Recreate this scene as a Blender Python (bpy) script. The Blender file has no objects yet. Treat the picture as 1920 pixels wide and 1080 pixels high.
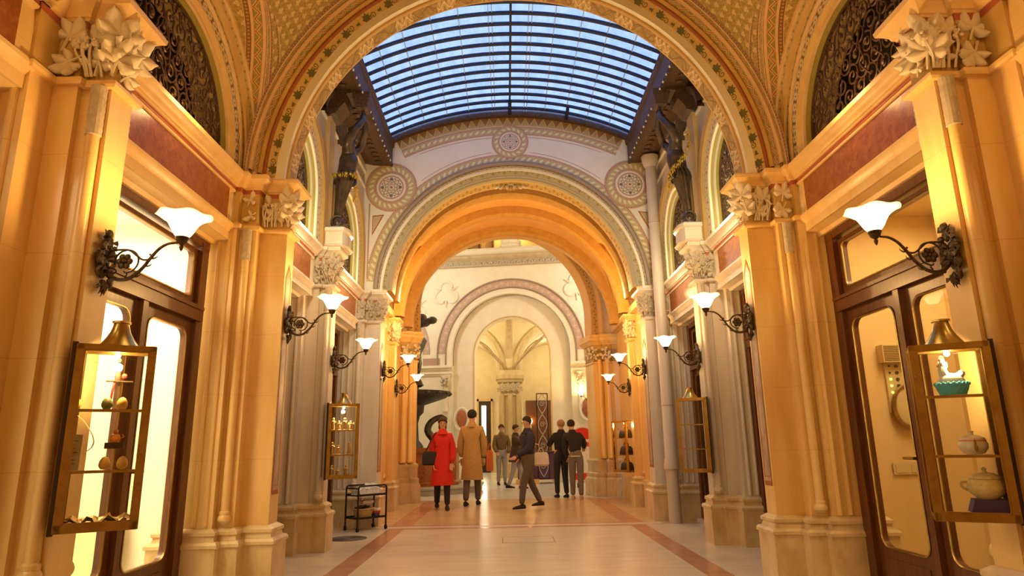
import bpy, bmesh, math, random
from mathutils import Vector, Matrix
PI = math.pi
SC = bpy.context.scene
COL = SC.collection
rnd = random.Random(7)

# ------------------------------------------------------------------ node helpers
class E:
    """a tiny expression wrapper round shader math nodes"""
    def __init__(s, nt, sock): s.nt, s.s = nt, sock
    def _m(s, op, *a):
        n = s.nt.nodes.new('ShaderNodeMath'); n.operation = op
        for i, v in enumerate((s,) + a):
            if isinstance(v, E): s.nt.links.new(v.s, n.inputs[i])
            else: n.inputs[i].default_value = v
        return E(s.nt, n.outputs[0])
    def __add__(s, o): return s._m('ADD', o)
    def __sub__(s, o): return s._m('SUBTRACT', o)
    def __mul__(s, o): return s._m('MULTIPLY', o)
    def __truediv__(s, o): return s._m('DIVIDE', o)
    def __rsub__(s, o): return s * -1 + o
    __radd__ = __add__
    __rmul__ = __mul__
    def abs(s): return s._m('ABSOLUTE')
    def sin(s): return s._m('SINE')
    def cos(s): return s._m('COSINE')
    def frac(s): return s._m('FRACT')
    def floor(s): return s._m('FLOOR')
    def sqrt(s): return s._m('SQRT')
    def lt(s, o): return s._m('LESS_THAN', o)
    def gt(s, o): return s._m('GREATER_THAN', o)
    def mx(s, o): return s._m('MAXIMUM', o)
    def mn(s, o): return s._m('MINIMUM', o)
    def pingpong(s, o): return s._m('PINGPONG', o)

def dist(a, b): return (a * a + b * b).sqrt()
def band(x, c, w): return (x - c).abs().lt(w)

MATS = {}
def new_mat(name):
    m = bpy.data.materials.new(name); m.use_nodes = True
    nt = m.node_tree; b = nt.nodes['Principled BSDF']
    MATS[name] = m
    return m, nt, b

def rgb(c): return (c[0], c[1], c[2], 1.0)

def mixc(nt, f, a, b):
    n = nt.nodes.new('ShaderNodeMix'); n.data_type = 'RGBA'
    for v, i in ((f, 0), (a, 6), (b, 7)):
        if isinstance(v, E): nt.links.new(v.s, n.inputs[i])
        elif isinstance(v, bpy.types.NodeSocket): nt.links.new(v, n.inputs[i])
        elif i == 0: n.inputs[0].default_value = v
        else: n.inputs[i].default_value = rgb(v)
    return n.outputs[2]

def coords(nt, kind='Object', scale=(1, 1, 1)):
    t = nt.nodes.new('ShaderNodeTexCoord')
    mp = nt.nodes.new('ShaderNodeMapping'); mp.inputs['Scale'].default_value = scale
    nt.links.new(t.outputs[kind], mp.inputs[0])
    return mp.outputs[0]

def world_pos(nt, scale=(1, 1, 1)):
    t = nt.nodes.new('ShaderNodeNewGeometry')
    mp = nt.nodes.new('ShaderNodeMapping'); mp.inputs['Scale'].default_value = scale
    nt.links.new(t.outputs['Position'], mp.inputs[0])
    return mp.outputs[0]

def noise(nt, vec, scale, detail=4, rough=.55, dist_=0):
    n = nt.nodes.new('ShaderNodeTexNoise')
    nt.links.new(vec, n.inputs['Vector'])
    n.inputs['Scale'].default_value = scale; n.inputs['Detail'].default_value = detail
    n.inputs['Roughness'].default_value = rough; n.inputs['Distortion'].default_value = dist_
    return E(nt, n.outputs[0])

def ramp(nt, f, stops):
    n = nt.nodes.new('ShaderNodeValToRGB'); nt.links.new(f.s, n.inputs[0])
    el = n.color_ramp.elements
    while len(el) < len(stops): el.new(.5)
    for e, (p, c) in zip(el, stops): e.position = p; e.color = rgb(c)
    return n.outputs[0]

def bump(nt, b, h, strength=.2, distance=.01):
    n = nt.nodes.new('ShaderNodeBump'); n.inputs['Strength'].default_value = strength
    n.inputs['Distance'].default_value = distance
    nt.links.new(h.s, n.inputs['Height']); nt.links.new(n.outputs[0], b.inputs['Normal'])

def uv_e(nt):
    t = nt.nodes.new('ShaderNodeTexCoord'); s = nt.nodes.new('ShaderNodeSeparateXYZ')
    nt.links.new(t.outputs['UV'], s.inputs[0])
    return E(nt, s.outputs[0]), E(nt, s.outputs[1])

def flat(name, c, rough=.6, metal=0, emit=0, emit_c=None, spec=None, coat=0):
    m, nt, b = new_mat(name)
    b.inputs['Base Color'].default_value = rgb(c); b.inputs['Roughness'].default_value = rough
    b.inputs['Metallic'].default_value = metal
    if coat: b.inputs['Coat Weight'].default_value = coat
    if emit:
        b.inputs['Emission Color'].default_value = rgb(emit_c or c); b.inputs['Emission Strength'].default_value = emit
    return m

def mottled(name, c1, c2, scale=6, rough=.5, metal=0, stretch=(1, 1, 1), bmp=0, detail=5):
    m, nt, b = new_mat(name)
    f = noise(nt, world_pos(nt, stretch), scale, detail)
    nt.links.new(ramp(nt, f, [(.3, c1), (.7, c2)]), b.inputs['Base Color'])
    b.inputs['Roughness'].default_value = rough; b.inputs['Metallic'].default_value = metal
    if bmp: bump(nt, b, f, bmp, .01)
    return m

def make_materials():
    # polished cream stucco marble with vertical streaks and fine cracks
    def stone(name, a, b2, c3, rough):
        m, nt, b = new_mat(name)
        p = world_pos(nt, (1, 1, .16)); f = noise(nt, p, 4.5, 6, .6)
        col = ramp(nt, f, [(.3, a), (.52, b2), (.72, c3)])
        sx = nt.nodes.new('ShaderNodeSeparateXYZ'); nt.links.new(world_pos(nt), sx.inputs[0])
        wob = noise(nt, world_pos(nt), 3, 2) * .03
        joint = (((E(nt, sx.outputs[2]) + wob) / .56).frac() - .5).abs().gt(.4965)
        col = mixc(nt, joint * .35, col, (a[0] * .55, a[1] * .45, a[2] * .4))
        nt.links.new(col, b.inputs['Base Color'])
        b.inputs['Roughness'].default_value = rough
        bump(nt, b, noise(nt, world_pos(nt), 30, 3), .08, .004)
        return m
    stone('stone', (.72, .46, .165), (.80, .55, .225), (.85, .63, .31), .32)
    stone('stone_grey', (.60, .52, .42), (.68, .60, .49), (.74, .67, .56), .4)
    # worn plinth stone
    m, nt, b = new_mat('plinth')
    f = noise(nt, world_pos(nt, (1, 1, .5)), 5, 6, .65)
    col = ramp(nt, f, [(.28, (.5, .36, .17)), (.5, (.68, .52, .28)), (.75, (.76, .62, .38))])
    nt.links.new(col, b.inputs['Base Color']); b.inputs['Roughness'].default_value = .5
    bump(nt, b, noise(nt, world_pos(nt), 60, 4), .15, .004)
    mottled('carved', (.42, .35, .25), (.60, .52, .39), 25, .7, bmp=.3)
    mottled('carved_light', (.70, .60, .43), (.80, .71, .54), 18, .6, bmp=.2)
    mottled('plaster_white', (.82, .76, .60), (.88, .83, .69), 3, .75)
    mottled('plaster_cream', (.80, .74, .58), (.86, .81, .66), 3, .75)
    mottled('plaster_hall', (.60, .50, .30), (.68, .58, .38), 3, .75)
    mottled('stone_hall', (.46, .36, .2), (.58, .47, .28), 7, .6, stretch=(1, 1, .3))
    flat('cream_line', (.82, .75, .58), .5)
    flat('red_line', (.42, .11, .05), .6)
    # polished red marble
    m, nt, b = new_mat('red_marble')
    f = noise(nt, world_pos(nt), 14, 8, .7, .6)
    col = ramp(nt, f, [(.3, (.17, .045, .012)), (.5, (.29, .09, .022)), (.66, (.37, .14, .045)), (.8, (.48, .26, .12))])
    nt.links.new(col, b.inputs['Base Color']); b.inputs['Roughness'].default_value = .3
    m, nt, b = new_mat('pink_marble')
    f = noise(nt, world_pos(nt, (1, 1, .5)), 9, 7, .7, .4)
    nt.links.new(ramp(nt, f, [(.3, (.40, .26, .19)), (.55, (.56, .40, .31)), (.8, (.66, .52, .42))]), b.inputs['Base Color'])
    b.inputs['Roughness'].default_value = .2
    # wood
    m, nt, b = new_mat('wood')
    f = noise(nt, world_pos(nt, (6, 6, .5)), 6, 5, .6)
    nt.links.new(ramp(nt, f, [(.3, (.075, .022, .007)), (.7, (.16, .055, .018))]), b.inputs['Base Color'])
    b.inputs['Roughness'].default_value = .28
    mottled('wood_carved', (.035, .017, .008), (.12, .062, .028), 40, .55, bmp=.8)
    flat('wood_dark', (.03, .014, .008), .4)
    # metals
    mottled('brass', (.36, .25, .07), (.50, .37, .13), 12, .3, 1)
    mottled('brass_bright', (.66, .44, .13), (.8, .56, .2), 12, .18, 1)
    mottled('brass_old', (.30, .20, .08), (.44, .31, .13), 20, .38, 1)
    mottled('iron', (.045, .028, .014), (.11, .07, .032), 60, .42, .6, bmp=.3)
    mottled('bronze', (.035, .022, .015), (.10, .068, .046), 9, .38, .3, bmp=.15)
    mottled('bronze_fountain', (.04, .036, .032), (.10, .09, .08), 9, .5, .3)
    flat('gold', (.75, .5, .12), .35, .85)
    flat('black_metal', (.012, .010, .009), .4, .3)
    mottled('grille_iron', (.05, .028, .014), (.15, .085, .04), 50, .5, .4)
    flat('void', (.012, .007, .004), .9)
    flat('joint_blue', (.42, .58, .68), .5)
    flat('skylight_iron', (.012, .02, .04), .5, .3)
    # floor : terrazzo
    m, nt, b = new_mat('terrazzo')
    f = noise(nt, world_pos(nt, (1, .5, 1)), 70, 3, .7); g = noise(nt, world_pos(nt, (.35, 1.6, 1)), 4, 5, .6)
    c1 = ramp(nt, g, [(.3, (.58, .48, .34)), (.7, (.72, .63, .48))])
    c2 = mixc(nt, f.gt(.58) * .35, c1, (.86, .79, .66)); c2 = mixc(nt, f.lt(.4) * .35, c2, (.42, .33, .23))
    nt.links.new(c2, b.inputs['Base Color']); b.inputs['Roughness'].default_value = .3
    m, nt, b = new_mat('terrazzo_warm')
    f = noise(nt, world_pos(nt), 60, 3, .7); g = noise(nt, world_pos(nt, (.4, 1.5, 1)), 3, 5, .6)
    c1 = ramp(nt, g, [(.3, (.50, .34, .18)), (.7, (.62, .45, .26))])
    c2 = mixc(nt, f.gt(.58) * .3, c1, (.7, .52, .34))
    nt.links.new(c2, b.inputs['Base Color']); b.inputs['Roughness'].default_value = .26
    m, nt, b = new_mat('floor_pink')
    f = noise(nt, world_pos(nt), 80, 3, .7); g = noise(nt, world_pos(nt), 3, 5, .6)
    c1 = ramp(nt, g, [(.3, (.46, .21, .11)), (.7, (.58, .30, .18))])
    nt.links.new(mixc(nt, f.gt(.58) * .3, c1, (.72, .5, .36)), b.inputs['Base Color']); b.inputs['Roughness'].default_value = .2
    mottled('floor_court', (.66, .63, .58), (.78, .75, .70), 5, .2)
    # glass
    def glass(name, tint, gloss, rough=.02):
        m = bpy.data.materials.new(name); m.use_nodes = True; MATS[name] = m
        nt = m.node_tree; nt.nodes.remove(nt.nodes['Principled BSDF'])
        t = nt.nodes.new('ShaderNodeBsdfTransparent'); t.inputs[0].default_value = rgb(tint)
        g = nt.nodes.new('ShaderNodeBsdfGlossy'); g.inputs['Roughness'].default_value = rough
        mx = nt.nodes.new('ShaderNodeMixShader'); mx.inputs[0].default_value = gloss
        nt.links.new(t.outputs[0], mx.inputs[1]); nt.links.new(g.outputs[0], mx.inputs[2])
        nt.links.new(mx.outputs[0], nt.nodes['Material Output'].inputs[0])
        return m
    glass('glass', (.96, .95, .92), .07)
    glass('glass_case', (.97, .96, .92), .035)
    # wired roof glass: part clear, part scattering
    m = bpy.data.materials.new('glass_roof'); m.use_nodes = True; MATS['glass_roof'] = m
    nt = m.node_tree; nt.nodes.remove(nt.nodes['Principled BSDF'])
    t = nt.nodes.new('ShaderNodeBsdfTransparent')
    f = noise(nt, world_pos(nt, (3, .8, 1)), 2.5, 4, .6)
    nt.links.new(ramp(nt, f, [(.35, (.62, .72, .86)), (.65, (.9, .94, 1.0))]), t.inputs[0])
    tr = nt.nodes.new('ShaderNodeBsdfTranslucent'); tr.inputs[0].default_value = (.8, .86, .95, 1)
    mx = nt.nodes.new('ShaderNodeMixShader'); mx.inputs[0].default_value = .2
    nt.links.new(t.outputs[0], mx.inputs[1]); nt.links.new(tr.outputs[0], mx.inputs[2])
    nt.links.new(mx.outputs[0], nt.nodes['Material Output'].inputs[0])
    # glowing bell glass of the bracket lamps (a lit lamp)
    m, nt, b = new_mat('lamp_glass')
    b.inputs['Base Color'].default_value = (.95, .9, .82, 1); b.inputs['Roughness'].default_value = .3
    s = nt.nodes.new('ShaderNodeSeparateXYZ'); t = nt.nodes.new('ShaderNodeTexCoord'); nt.links.new(t.outputs['UV'], s.inputs[0])
    v = E(nt, s.outputs[1])
    b.inputs['Emission Color'].default_value = (1, .70, .33, 1)
    st = nt.nodes.new('ShaderNodeMapRange'); nt.links.new(v.s, st.inputs[0])
    st.inputs[1].default_value = .2; st.inputs[2].default_value = 1.0; st.inputs[3].default_value = 5.0; st.inputs[4].default_value = .75
    nt.links.new(st.outputs[0], b.inputs['Emission Strength'])
    flat('bulb', (1, .9, .7), .3, 0, 30, (1, .72, .36))
    flat('candle_bulb', (1, .8, .5), .3, 0, 25, (1, .55, .18))
    flat('lit_panel', (1, .95, .85), .5, 0, 5, (1, .86, .6))
    # ------------------------------------------------ painted ornament (u runs along, v across 0..1)
    def painted(name, rough=.6):
        m, nt, b = new_mat(name); b.inputs['Roughness'].default_value = rough
        u, v = uv_e(nt)
        return nt, b, u, v
    # guilloche : interlaced rings on cream, dark ground
    nt, b, u, v = painted('guilloche')
    x = (u / .2).frac() - .5; y = v - .5
    d = dist(x, y); ring = (d - .36).abs().lt(.075)
    x2 = (u / .2 + .5).frac() - .5; d2 = dist(x2, y); ring = ring.mx((d2 - .36).abs().lt(.075))
    dot = d.lt(.15); star = ((x * 18).sin() * (y * 18).sin()).abs().gt(.72)
    edge = (v - .5).abs().gt(.44)
    c = mixc(nt, star, (.11, .075, .03), (.34, .25, .12)); c = mixc(nt, ring.mx(dot * .7), c, (.60, .47, .27)); c = mixc(nt, edge, c, (.66, .52, .3))
    nt.links.new(c, b.inputs['Base Color']); bump(nt, b, ring.mx(edge), .5, .01)
    # zigzag red / yellow lines on olive
    nt, b, u, v = painted('zigzag')
    z = (u / .12).pingpong(.5) * 1.3 + .18
    l1 = (v - z).abs().lt(.07); l2 = (v - z - .17).abs().lt(.05); l3 = (v - z + .17).abs().lt(.05)
    f = noise(nt, world_pos(nt), 60, 2)
    c = mixc(nt, f.gt(.55), (.24, .19, .045), (.36, .28, .08)); c = mixc(nt, l1, c, (.42, .09, .02)); c = mixc(nt, l2.mx(l3), c, (.66, .46, .16))
    c = mixc(nt, (v - .5).abs().gt(.45), c, (.34, .12, .03)); nt.links.new(c, b.inputs['Base Color'])
    # key fret : light lines on gold brown
    nt, b, u, v = painted('fret')
    pu = (u / .5).frac(); on = band(pu, .5, .21)
    k1 = ((u / .055).pingpong(.5) * 1.5 + .12 - v).abs().lt(.07); k2 = (.87 - (u / .055 + .25).pingpong(.5) * 1.5 - v).abs().lt(.07)
    k3 = (v - .5 + (u * 57).sin() * .22).abs().lt(.06)
    lines = (k1.mx(k2).mx(k3)) * on
    sw = (v - .5 + (u * 34).sin() * .3).abs().lt(.05).mx((v - .5 + (u * 21).cos() * .33).abs().lt(.05)) * (on * -1 + 1)
    f = noise(nt, world_pos(nt), 25, 3)
    c = mixc(nt, f.gt(.52), (.33, .20, .055), (.42, .27, .08)); c = mixc(nt, sw, c, (.24, .13, .035)); c = mixc(nt, lines, c, (.74, .56, .28))
    c = mixc(nt, (v - .5).abs().gt(.43), c, (.62, .42, .18)); nt.links.new(c, b.inputs['Base Color']); bump(nt, b, lines, .3, .004)
    # gold ground strewn with pale clover
    nt, b, u, v = painted('clover')
    cu = (u / .1 + (v / .1).floor() * .5).frac() - .5; cv = (v / .1).frac() - .5
    leaf = dist(cu, cv - .16).lt(.15).mx(dist(cu - .16, cv + .08).lt(.15)).mx(dist(cu + .16, cv + .08).lt(.15)).mx(cu.abs().lt(.03) * band(cv, -.25, .15))
    f = noise(nt, world_pos(nt), 45, 3)
    c = mixc(nt, f.gt(.5), (.31, .19, .035), (.42, .28, .06)); c = mixc(nt, leaf, c, (.60, .44, .17)); nt.links.new(c, b.inputs['Base Color'])
    # brown border with rows of dots
    nt, b, u, v = painted('dotted')
    du = (u / .035).frac() - .5
    c = mixc(nt, dist(du, (v - .5) * 1.6).lt(.33), (.20, .075, .018), (.42, .24, .06)); c = mixc(nt, (v - .5).abs().gt(.4), c, (.62, .44, .17))
    nt.links.new(c, b.inputs['Base Color'])
    # gold leaf scroll, two tone
    def scroll(name, ground, fig, line, per=.16):
        nt, b, u, v = painted(name)
        s_ = (u * (2 * PI / per)).sin()
        stem = (v - .5 - s_ * .22).abs().lt(.05)
        a = (u / (per / 2)).frac() - .5
        sg = ((u / per).frac() - .5) * 1; sgn = (sg.gt(0) - .5) * 2
        lf = dist(a * 1.1, v - .5 + sgn * .22 * -1 + sgn * .38).lt(.2).mx(dist(a * .9, v - .5 - sgn * .02).lt(.13))
        c = mixc(nt, stem.mx(lf), ground, fig); c = mixc(nt, (v - .5).abs().gt(.43), c, line)
        nt.links.new(c, b.inputs['Base Color']); return b
    scroll('scroll_gold', (.50, .36, .13), (.30, .20, .05), (.6, .44, .2))
    scroll('scroll_olive', (.44, .38, .22), (.28, .24, .1), (.56, .5, .34), .2); flat('olive_grey', (.40, .36, .24), .5); scroll('scroll_amber', (.44, .26, .07), (.24, .12, .02), (.6, .38, .12))
    scroll('scroll_pale', (.56, .50, .33), (.40, .36, .2), (.66, .6, .44), .2)
    scroll('scroll_stone', (.44, .37, .25), (.26, .21, .12), (.56, .49, .36), .15)
    scroll('scroll_pink', (.52, .36, .29), (.62, .48, .38), (.46, .3, .24), .42)
    scroll('scroll_dark', (.2, .16, .1), (.38, .32, .22), (.3, .24, .16), .12)
    # vine band : pale blossoms on olive beige
    nt, b, u, v = painted('vine')
    cu = (u / .11).frac() - .5
    bl = dist(cu * .9, v - .5).lt(.2).mx(dist(cu * .9 - .17, v - .66).lt(.14)).mx(dist(cu * .9 + .17, v - .38).lt(.14))
    f = noise(nt, world_pos(nt), 70, 2)
    c = mixc(nt, f.gt(.5), (.52, .40, .17), (.62, .5, .25)); c = mixc(nt, bl, c, (.80, .72, .48)); nt.links.new(c, b.inputs['Base Color'])
    # red and cream dotted line
    nt, b, u, v = painted('red_dots')
    c = mixc(nt, (u / .03).frac().gt(.45) * band(v, .5, .3), (.72, .56, .42), (.42, .13, .08)); c = mixc(nt, (v - .5).abs().gt(.36), c, (.46, .16, .09))
    nt.links.new(c, b.inputs['Base Color'])
    # lattice of dark triangles over gold, topmost band of the end wall
    nt, b, u, v = painted('triangles')
    z = (u / .16).pingpong(.5) * 1.7 + .07
    c = mixc(nt, v.lt(z), (.32, .18, .055), (.54, .37, .13)); c = mixc(nt, (v - z).abs().lt(.07), c, (.68, .53, .28)); c = mixc(nt, v.lt(.1), c, (.7, .56, .32))
    nt.links.new(c, b.inputs['Base Color'])
    # rosette for the roundels (uv centred on the middle, radius 1)
    nt, b, u, v = painted('rosette')
    r = dist(u, v); an = nt.nodes.new('ShaderNodeMath'); an.operation = 'ARCTAN2'; nt.links.new(v.s, an.inputs[0]); nt.links.new(u.s, an.inputs[1]); an = E(nt, an.outputs[0])
    pet = (r - .32 - (an * 8).cos() * .13).abs().lt(.05); pet2 = (r - .62 - (an * 8).cos() * .16).abs().lt(.055); pet3 = (r - .5 + (an * 8).cos() * .25).abs().lt(.05)
    c = mixc(nt, pet.mx(pet2).mx(pet3), (.78, .70, .54), (.4, .27, .14)); c = mixc(nt, (an * 4).cos().gt(.86) * band(r, .66, .1), c, (.16, .16, .17))
    c = mixc(nt, r.lt(.1), c, (.45, .14, .08)); c = mixc(nt, (r - .9).abs().lt(.035), c, (.46, .2, .1)); nt.links.new(c, b.inputs['Base Color'])
    flat('leaf_green', (.12, .11, .025), .6)
    flat('gold_ground', (.58, .40, .13), .55)
    mottled('gold_plain', (.50, .31, .085), (.60, .40, .13), 5, .5)
    mottled('gold_deep', (.46, .25, .055), (.56, .34, .09), 8, .5)
    mottled('ochre', (.60, .40, .17), (.70, .5, .24), 6, .5)
    flat('red_mould', (.33, .10, .02), .5)
    flat('olive', (.30, .24, .05), .6); mottled('gold_mid', (.46, .26, .05), (.56, .34, .08), 6, .5)
    flat('salmon', (.66, .42, .2), .5)
    flat('grey_violet', (.33, .25, .19), .5); flat('ochre_dark', (.40, .24, .07), .55)
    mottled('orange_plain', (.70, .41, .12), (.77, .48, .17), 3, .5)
    mottled('terracotta', (.36, .11, .05), (.46, .16, .07), 10, .7)
    # people, wares
    def cloth(name, c, s=.1):
        mottled(name, tuple(x * (1 - s) for x in c), tuple(min(1, x * (1 + s)) for x in c), 22, .85, bmp=.2)
    for n, c in dict(skin=(.55, .32, .21), hair_brown=(.06, .03, .015), hair_dark=(.02, .014, .01), hair_fair=(.35, .2, .08), coat_red=(.55, .018, .01), coat_tan=(.42, .27, .10),
                     jacket_olive=(.15, .10, .035), jacket_navy=(.022, .024, .05), jacket_black=(.014, .012, .014), jacket_brown=(.06, .035, .02), jean_grey=(.15, .14, .125), jean_dark=(.02, .018, .022),
                     jean_light=(.32, .31, .32), trouser_grey=(.10, .085, .07), shoe=(.016, .012, .01), shoe_tan=(.5, .33, .2), bag_black=(.02, .016, .02), bag_white=(.62, .57, .5), bag_orange=(.6, .12, .02), scarf=(.6, .6, .68), belt=(.5, .42, .28)).items():
        cloth(n, c, .08)
    flat('eye', (.02, .015, .01), .2); flat('lip', (.42, .16, .12), .5)
    flat('egg_yellow', (.72, .46, .09), .35); flat('egg_green', (.20, .22, .07), .35)
    flat('paper', (.85, .78, .62), .7); flat('ink', (.25, .2, .15), .7)
    flat('ribbon', (.62, .45, .16), .4); flat('toy_red', (.6, .04, .02), .4); flat('toy_orange', (.75, .26, .04), .4)
    mottled('gold_foil', (.5, .34, .06), (.72, .52, .14), 14, .28, .7, bmp=.6)
    flat('ceramic_white', (.82, .76, .66), .25); flat('ceramic_blue', (.10, .62, .85), .3); flat('ceramic_pink', (.72, .42, .36), .3)
    mottled('ceramic_yellow', (.62, .50, .18), (.72, .62, .28), 60, .35, bmp=.8); flat('cloth_purple', (.055, .03, .16), .7)
    flat('figurine_gold', (.72, .48, .16), .35, .3); flat('leather_dark', (.05, .028, .018), .4)
    mottled('wicker', (.38, .24, .08), (.6, .42, .18), 50, .7, bmp=.8)
    mottled('textile', (.46, .46, .36), (.8, .76, .68), 28, .8); flat('pack_red', (.5, .03, .03), .4); flat('pack_blue', (.03, .05, .2), .4); flat('pack_yellow', (.6, .45, .06), .4)
    flat('bottle_dark', (.05, .02, .012), .15); flat('sign_red', (.75, .03, .02), .5); flat('sign_white', (.85, .83, .8), .5)
    flat('intercom', (.62, .50, .28), .5); flat('intercom_dark', (.06, .045, .02), .6); flat('led', (.7, .8, .1), .4, 0, 3, (.75, .9, .1))
    flat('wall_white', (.9, .86, .74), .8); flat('wall_yellow', (.72, .54, .27), .75); flat('rim_brown', (.24, .15, .05), .5)
    flat('cover_iron', (.12, .10, .09), .5, .5); flat('drain_pipe', (.56, .48, .38), .45); flat('bench_stone', (.36, .33, .29), .5)
    flat('counter_purple', (.09, .03, .08), .6); flat('garland', (.68, .48, .06), .45); flat('cloth_white', (.84, .8, .72), .8); flat('picture_face', (.80, .66, .36), .7); flat('white_lace', (.42, .42, .42), .7)
    flat('sign_line', (.9, .86, .7), .5)
make_materials()
M = MATS
# ------------------------------------------------------------------ mesh helpers
WL = {}                      # world location of every Empty that holds parts

class MB:
    def __init__(s):
        s.bm = bmesh.new(); s.uv = s.bm.loops.layers.uv.new('UVMap'); s.slots = []
    def slot(s, m):
        if m not in s.slots: s.slots.append(m)
        return s.slots.index(m)
    def face(s, pts, uvs=None, mi=0):
        vs = [s.bm.verts.new(p) for p in pts]
        try: f = s.bm.faces.new(vs)
        except ValueError: return
        f.material_index = mi
        if uvs:
            for l, q in zip(f.loops, uvs): l[s.uv].uv = q
        return f
    def grid(s, rows, closed=False, uvs=None, cap=False, mi=0):
        """rows of points joined into quads; closed wraps each row"""
        V = [[s.bm.verts.new(p) for p in r] for r in rows]
        n = len(rows[0]); m = n if closed else n - 1
        for i in range(len(rows) - 1):
            for j in range(m):
                k = (j + 1) % n
                try: f = s.bm.faces.new((V[i][j], V[i][k], V[i + 1][k], V[i + 1][j]))
                except ValueError: continue
                f.material_index = mi
                if uvs:
                    for l, q in zip(f.loops, (uvs[i][j], uvs[i][k] if k else uvs[i][j], uvs[i + 1][k] if k else uvs[i + 1][j], uvs[i + 1][j])): l[s.uv].uv = q
        if cap:
            for r in (V[0], V[-1]):
                try: s.bm.faces.new(r).material_index = mi
                except ValueError: pass
        return V
    def box(s, x0, x1, y0, y1, z0, z1, mi=0):
        p = [(x, y, z) for z in (z0, z1) for x, y in ((x0, y0), (x1, y0), (x1, y1), (x0, y1))]
        v = [s.bm.verts.new(q) for q in p]
        for f in ((0, 3, 2, 1), (4, 5, 6, 7), (0, 1, 5, 4), (1, 2, 6, 5), (2, 3, 7, 6), (3, 0, 4, 7)):
            s.bm.faces.new([v[i] for i in f]).material_index = mi
        return s
    def obox(s, c, size, rot=0, mi=0):
        """box about centre c turned about z"""
        a, b, h = size[0] / 2, size[1] / 2, size[2] / 2; R = Matrix.Rotation(rot, 3, 'Z'); c = Vector(c)
        q = [c + R @ Vector((x, y, z)) for z in (-h, h) for x, y in ((-a, -b), (a, -b), (a, b), (-a, b))]
        v = [s.bm.verts.new(k) for k in q]
        for f in ((0, 3, 2, 1), (4, 5, 6, 7), (0, 1, 5, 4), (1, 2, 6, 5), (2, 3, 7, 6), (3, 0, 4, 7)):
            s.bm.faces.new([v[i] for i in f]).material_index = mi
        return s
    def plan(s, pl, levels, cap=True, mi=0):
        """a plan polygon lofted through (z, outward offset) levels"""
        s.grid([[(x, y, z) for x, y in offset(pl, o)] for z, o in levels], True, cap=cap, mi=mi); return s
    def lathe(s, prof, c=(0, 0, 0), n=16, cap=True, mi=0, wave=None, uv=False):
        rows = []; uvs = []
        for i, (r, z) in enumerate(prof):
            row = []; q = []
            for k in range(n):
                a = 2 * PI * k / n; rr, zz = r, z
                if wave: rr, zz = wave(i, a, r, z)
                row.append((c[0] + rr * math.cos(a), c[1] + rr * math.sin(a), c[2] + zz)); q.append((k / n, i / (len(prof) - 1)))
            rows.append(row); uvs.append(q)
        s.grid(rows, True, uvs if uv else None, cap, mi); return s
    def tube(s, pts, r, n=6, cap=True, mi=0):
        pts = [Vector(p) for p in pts]; rows = []
        up = None
        for i, p in enumerate(pts):
            t = (pts[min(i + 1, len(pts) - 1)] - pts[max(i - 1, 0)]).normalized()
            if up is None: up = t.orthogonal().normalized()
            up = (up - t * up.dot(t)).normalized() if (up - t * up.dot(t)).length > 1e-6 else t.orthogonal().normalized()
            w = t.cross(up); rr = r(i / (len(pts) - 1)) if callable(r) else r
            rows.append([p + (up * math.cos(2 * PI * k / n) + w * math.sin(2 * PI * k / n)) * rr for k in range(n)])
        s.grid(rows, True, cap=cap, mi=mi); return s
    def ball(s, c, r, n=10, m=7, sq=(1, 1, 1), mi=0):
        prof = [(max(1e-4, math.sin(PI * i / m)), -math.cos(PI * i / m)) for i in range(m + 1)]
        s.grid([[(c[0] + r * sq[0] * q * math.cos(2 * PI * k / n), c[1] + r * sq[1] * q * math.sin(2 * PI * k / n), c[2] + r * sq[2] * z) for k in range(n)] for q, z in prof], True, cap=True, mi=mi); return s
    def arc(s, prof, zc, n=40, c=0.0, axis='x', a=(-90, 90), leg=None, mi=0, flip=1):
        """sweep a profile of (radius, depth) round a half circle. axis x: the arch spans x and depth runs along y"""
        path = []
        if leg is not None: path.append((-1, 0, leg - zc))
        for i in range(n + 1):
            t = math.radians(a[0] + (a[1] - a[0]) * i / n); path.append((math.sin(t), math.cos(t), 0))
        if leg is not None: path.append((1, 0, leg - zc))
        cum = [0]
        for (r0, d0), (r1, d1) in zip(prof, prof[1:]): cum.append(cum[-1] + math.hypot(r1 - r0, d1 - d0))
        rm = sum(r for r, d in prof) / len(prof)
        rows = []; uvs = []; u = 0; prev = None
        for sx, cz, dz in path:
            q = (rm * sx, rm * cz + dz)
            if prev: u += math.hypot(q[0] - prev[0], q[1] - prev[1])
            prev = q
            row = []
            for r, d in prof:
                w, z = c + r * sx, zc + r * cz + dz
                row.append((w, d, z) if axis == 'x' else (d * flip, w, z))
            rows.append(row); uvs.append([(u, k / cum[-1]) for k in cum])
        s.grid(rows, False, uvs, mi=mi); return s
    def ring(s, r0, r1, zc, d, a=(-90, 90), n=40, c=0.0, axis='x', mi=0):
        return s.arc([(r0, d), (r1, d)], zc, n, c, axis, a, mi=mi)
    def strip(s, A, B, mi=0, u0=0):
        """ribbon between two polylines, u along and v across"""
        u = u0; us = [u]
        for i in range(1, len(A)):
            u += (Vector(A[i]) - Vector(A[i - 1])).length; us.append(u)
        s.grid([[a, b] for a, b in zip(A, B)], False, [[(q, 0), (q, 1)] for q in us], mi=mi); return s
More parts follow.
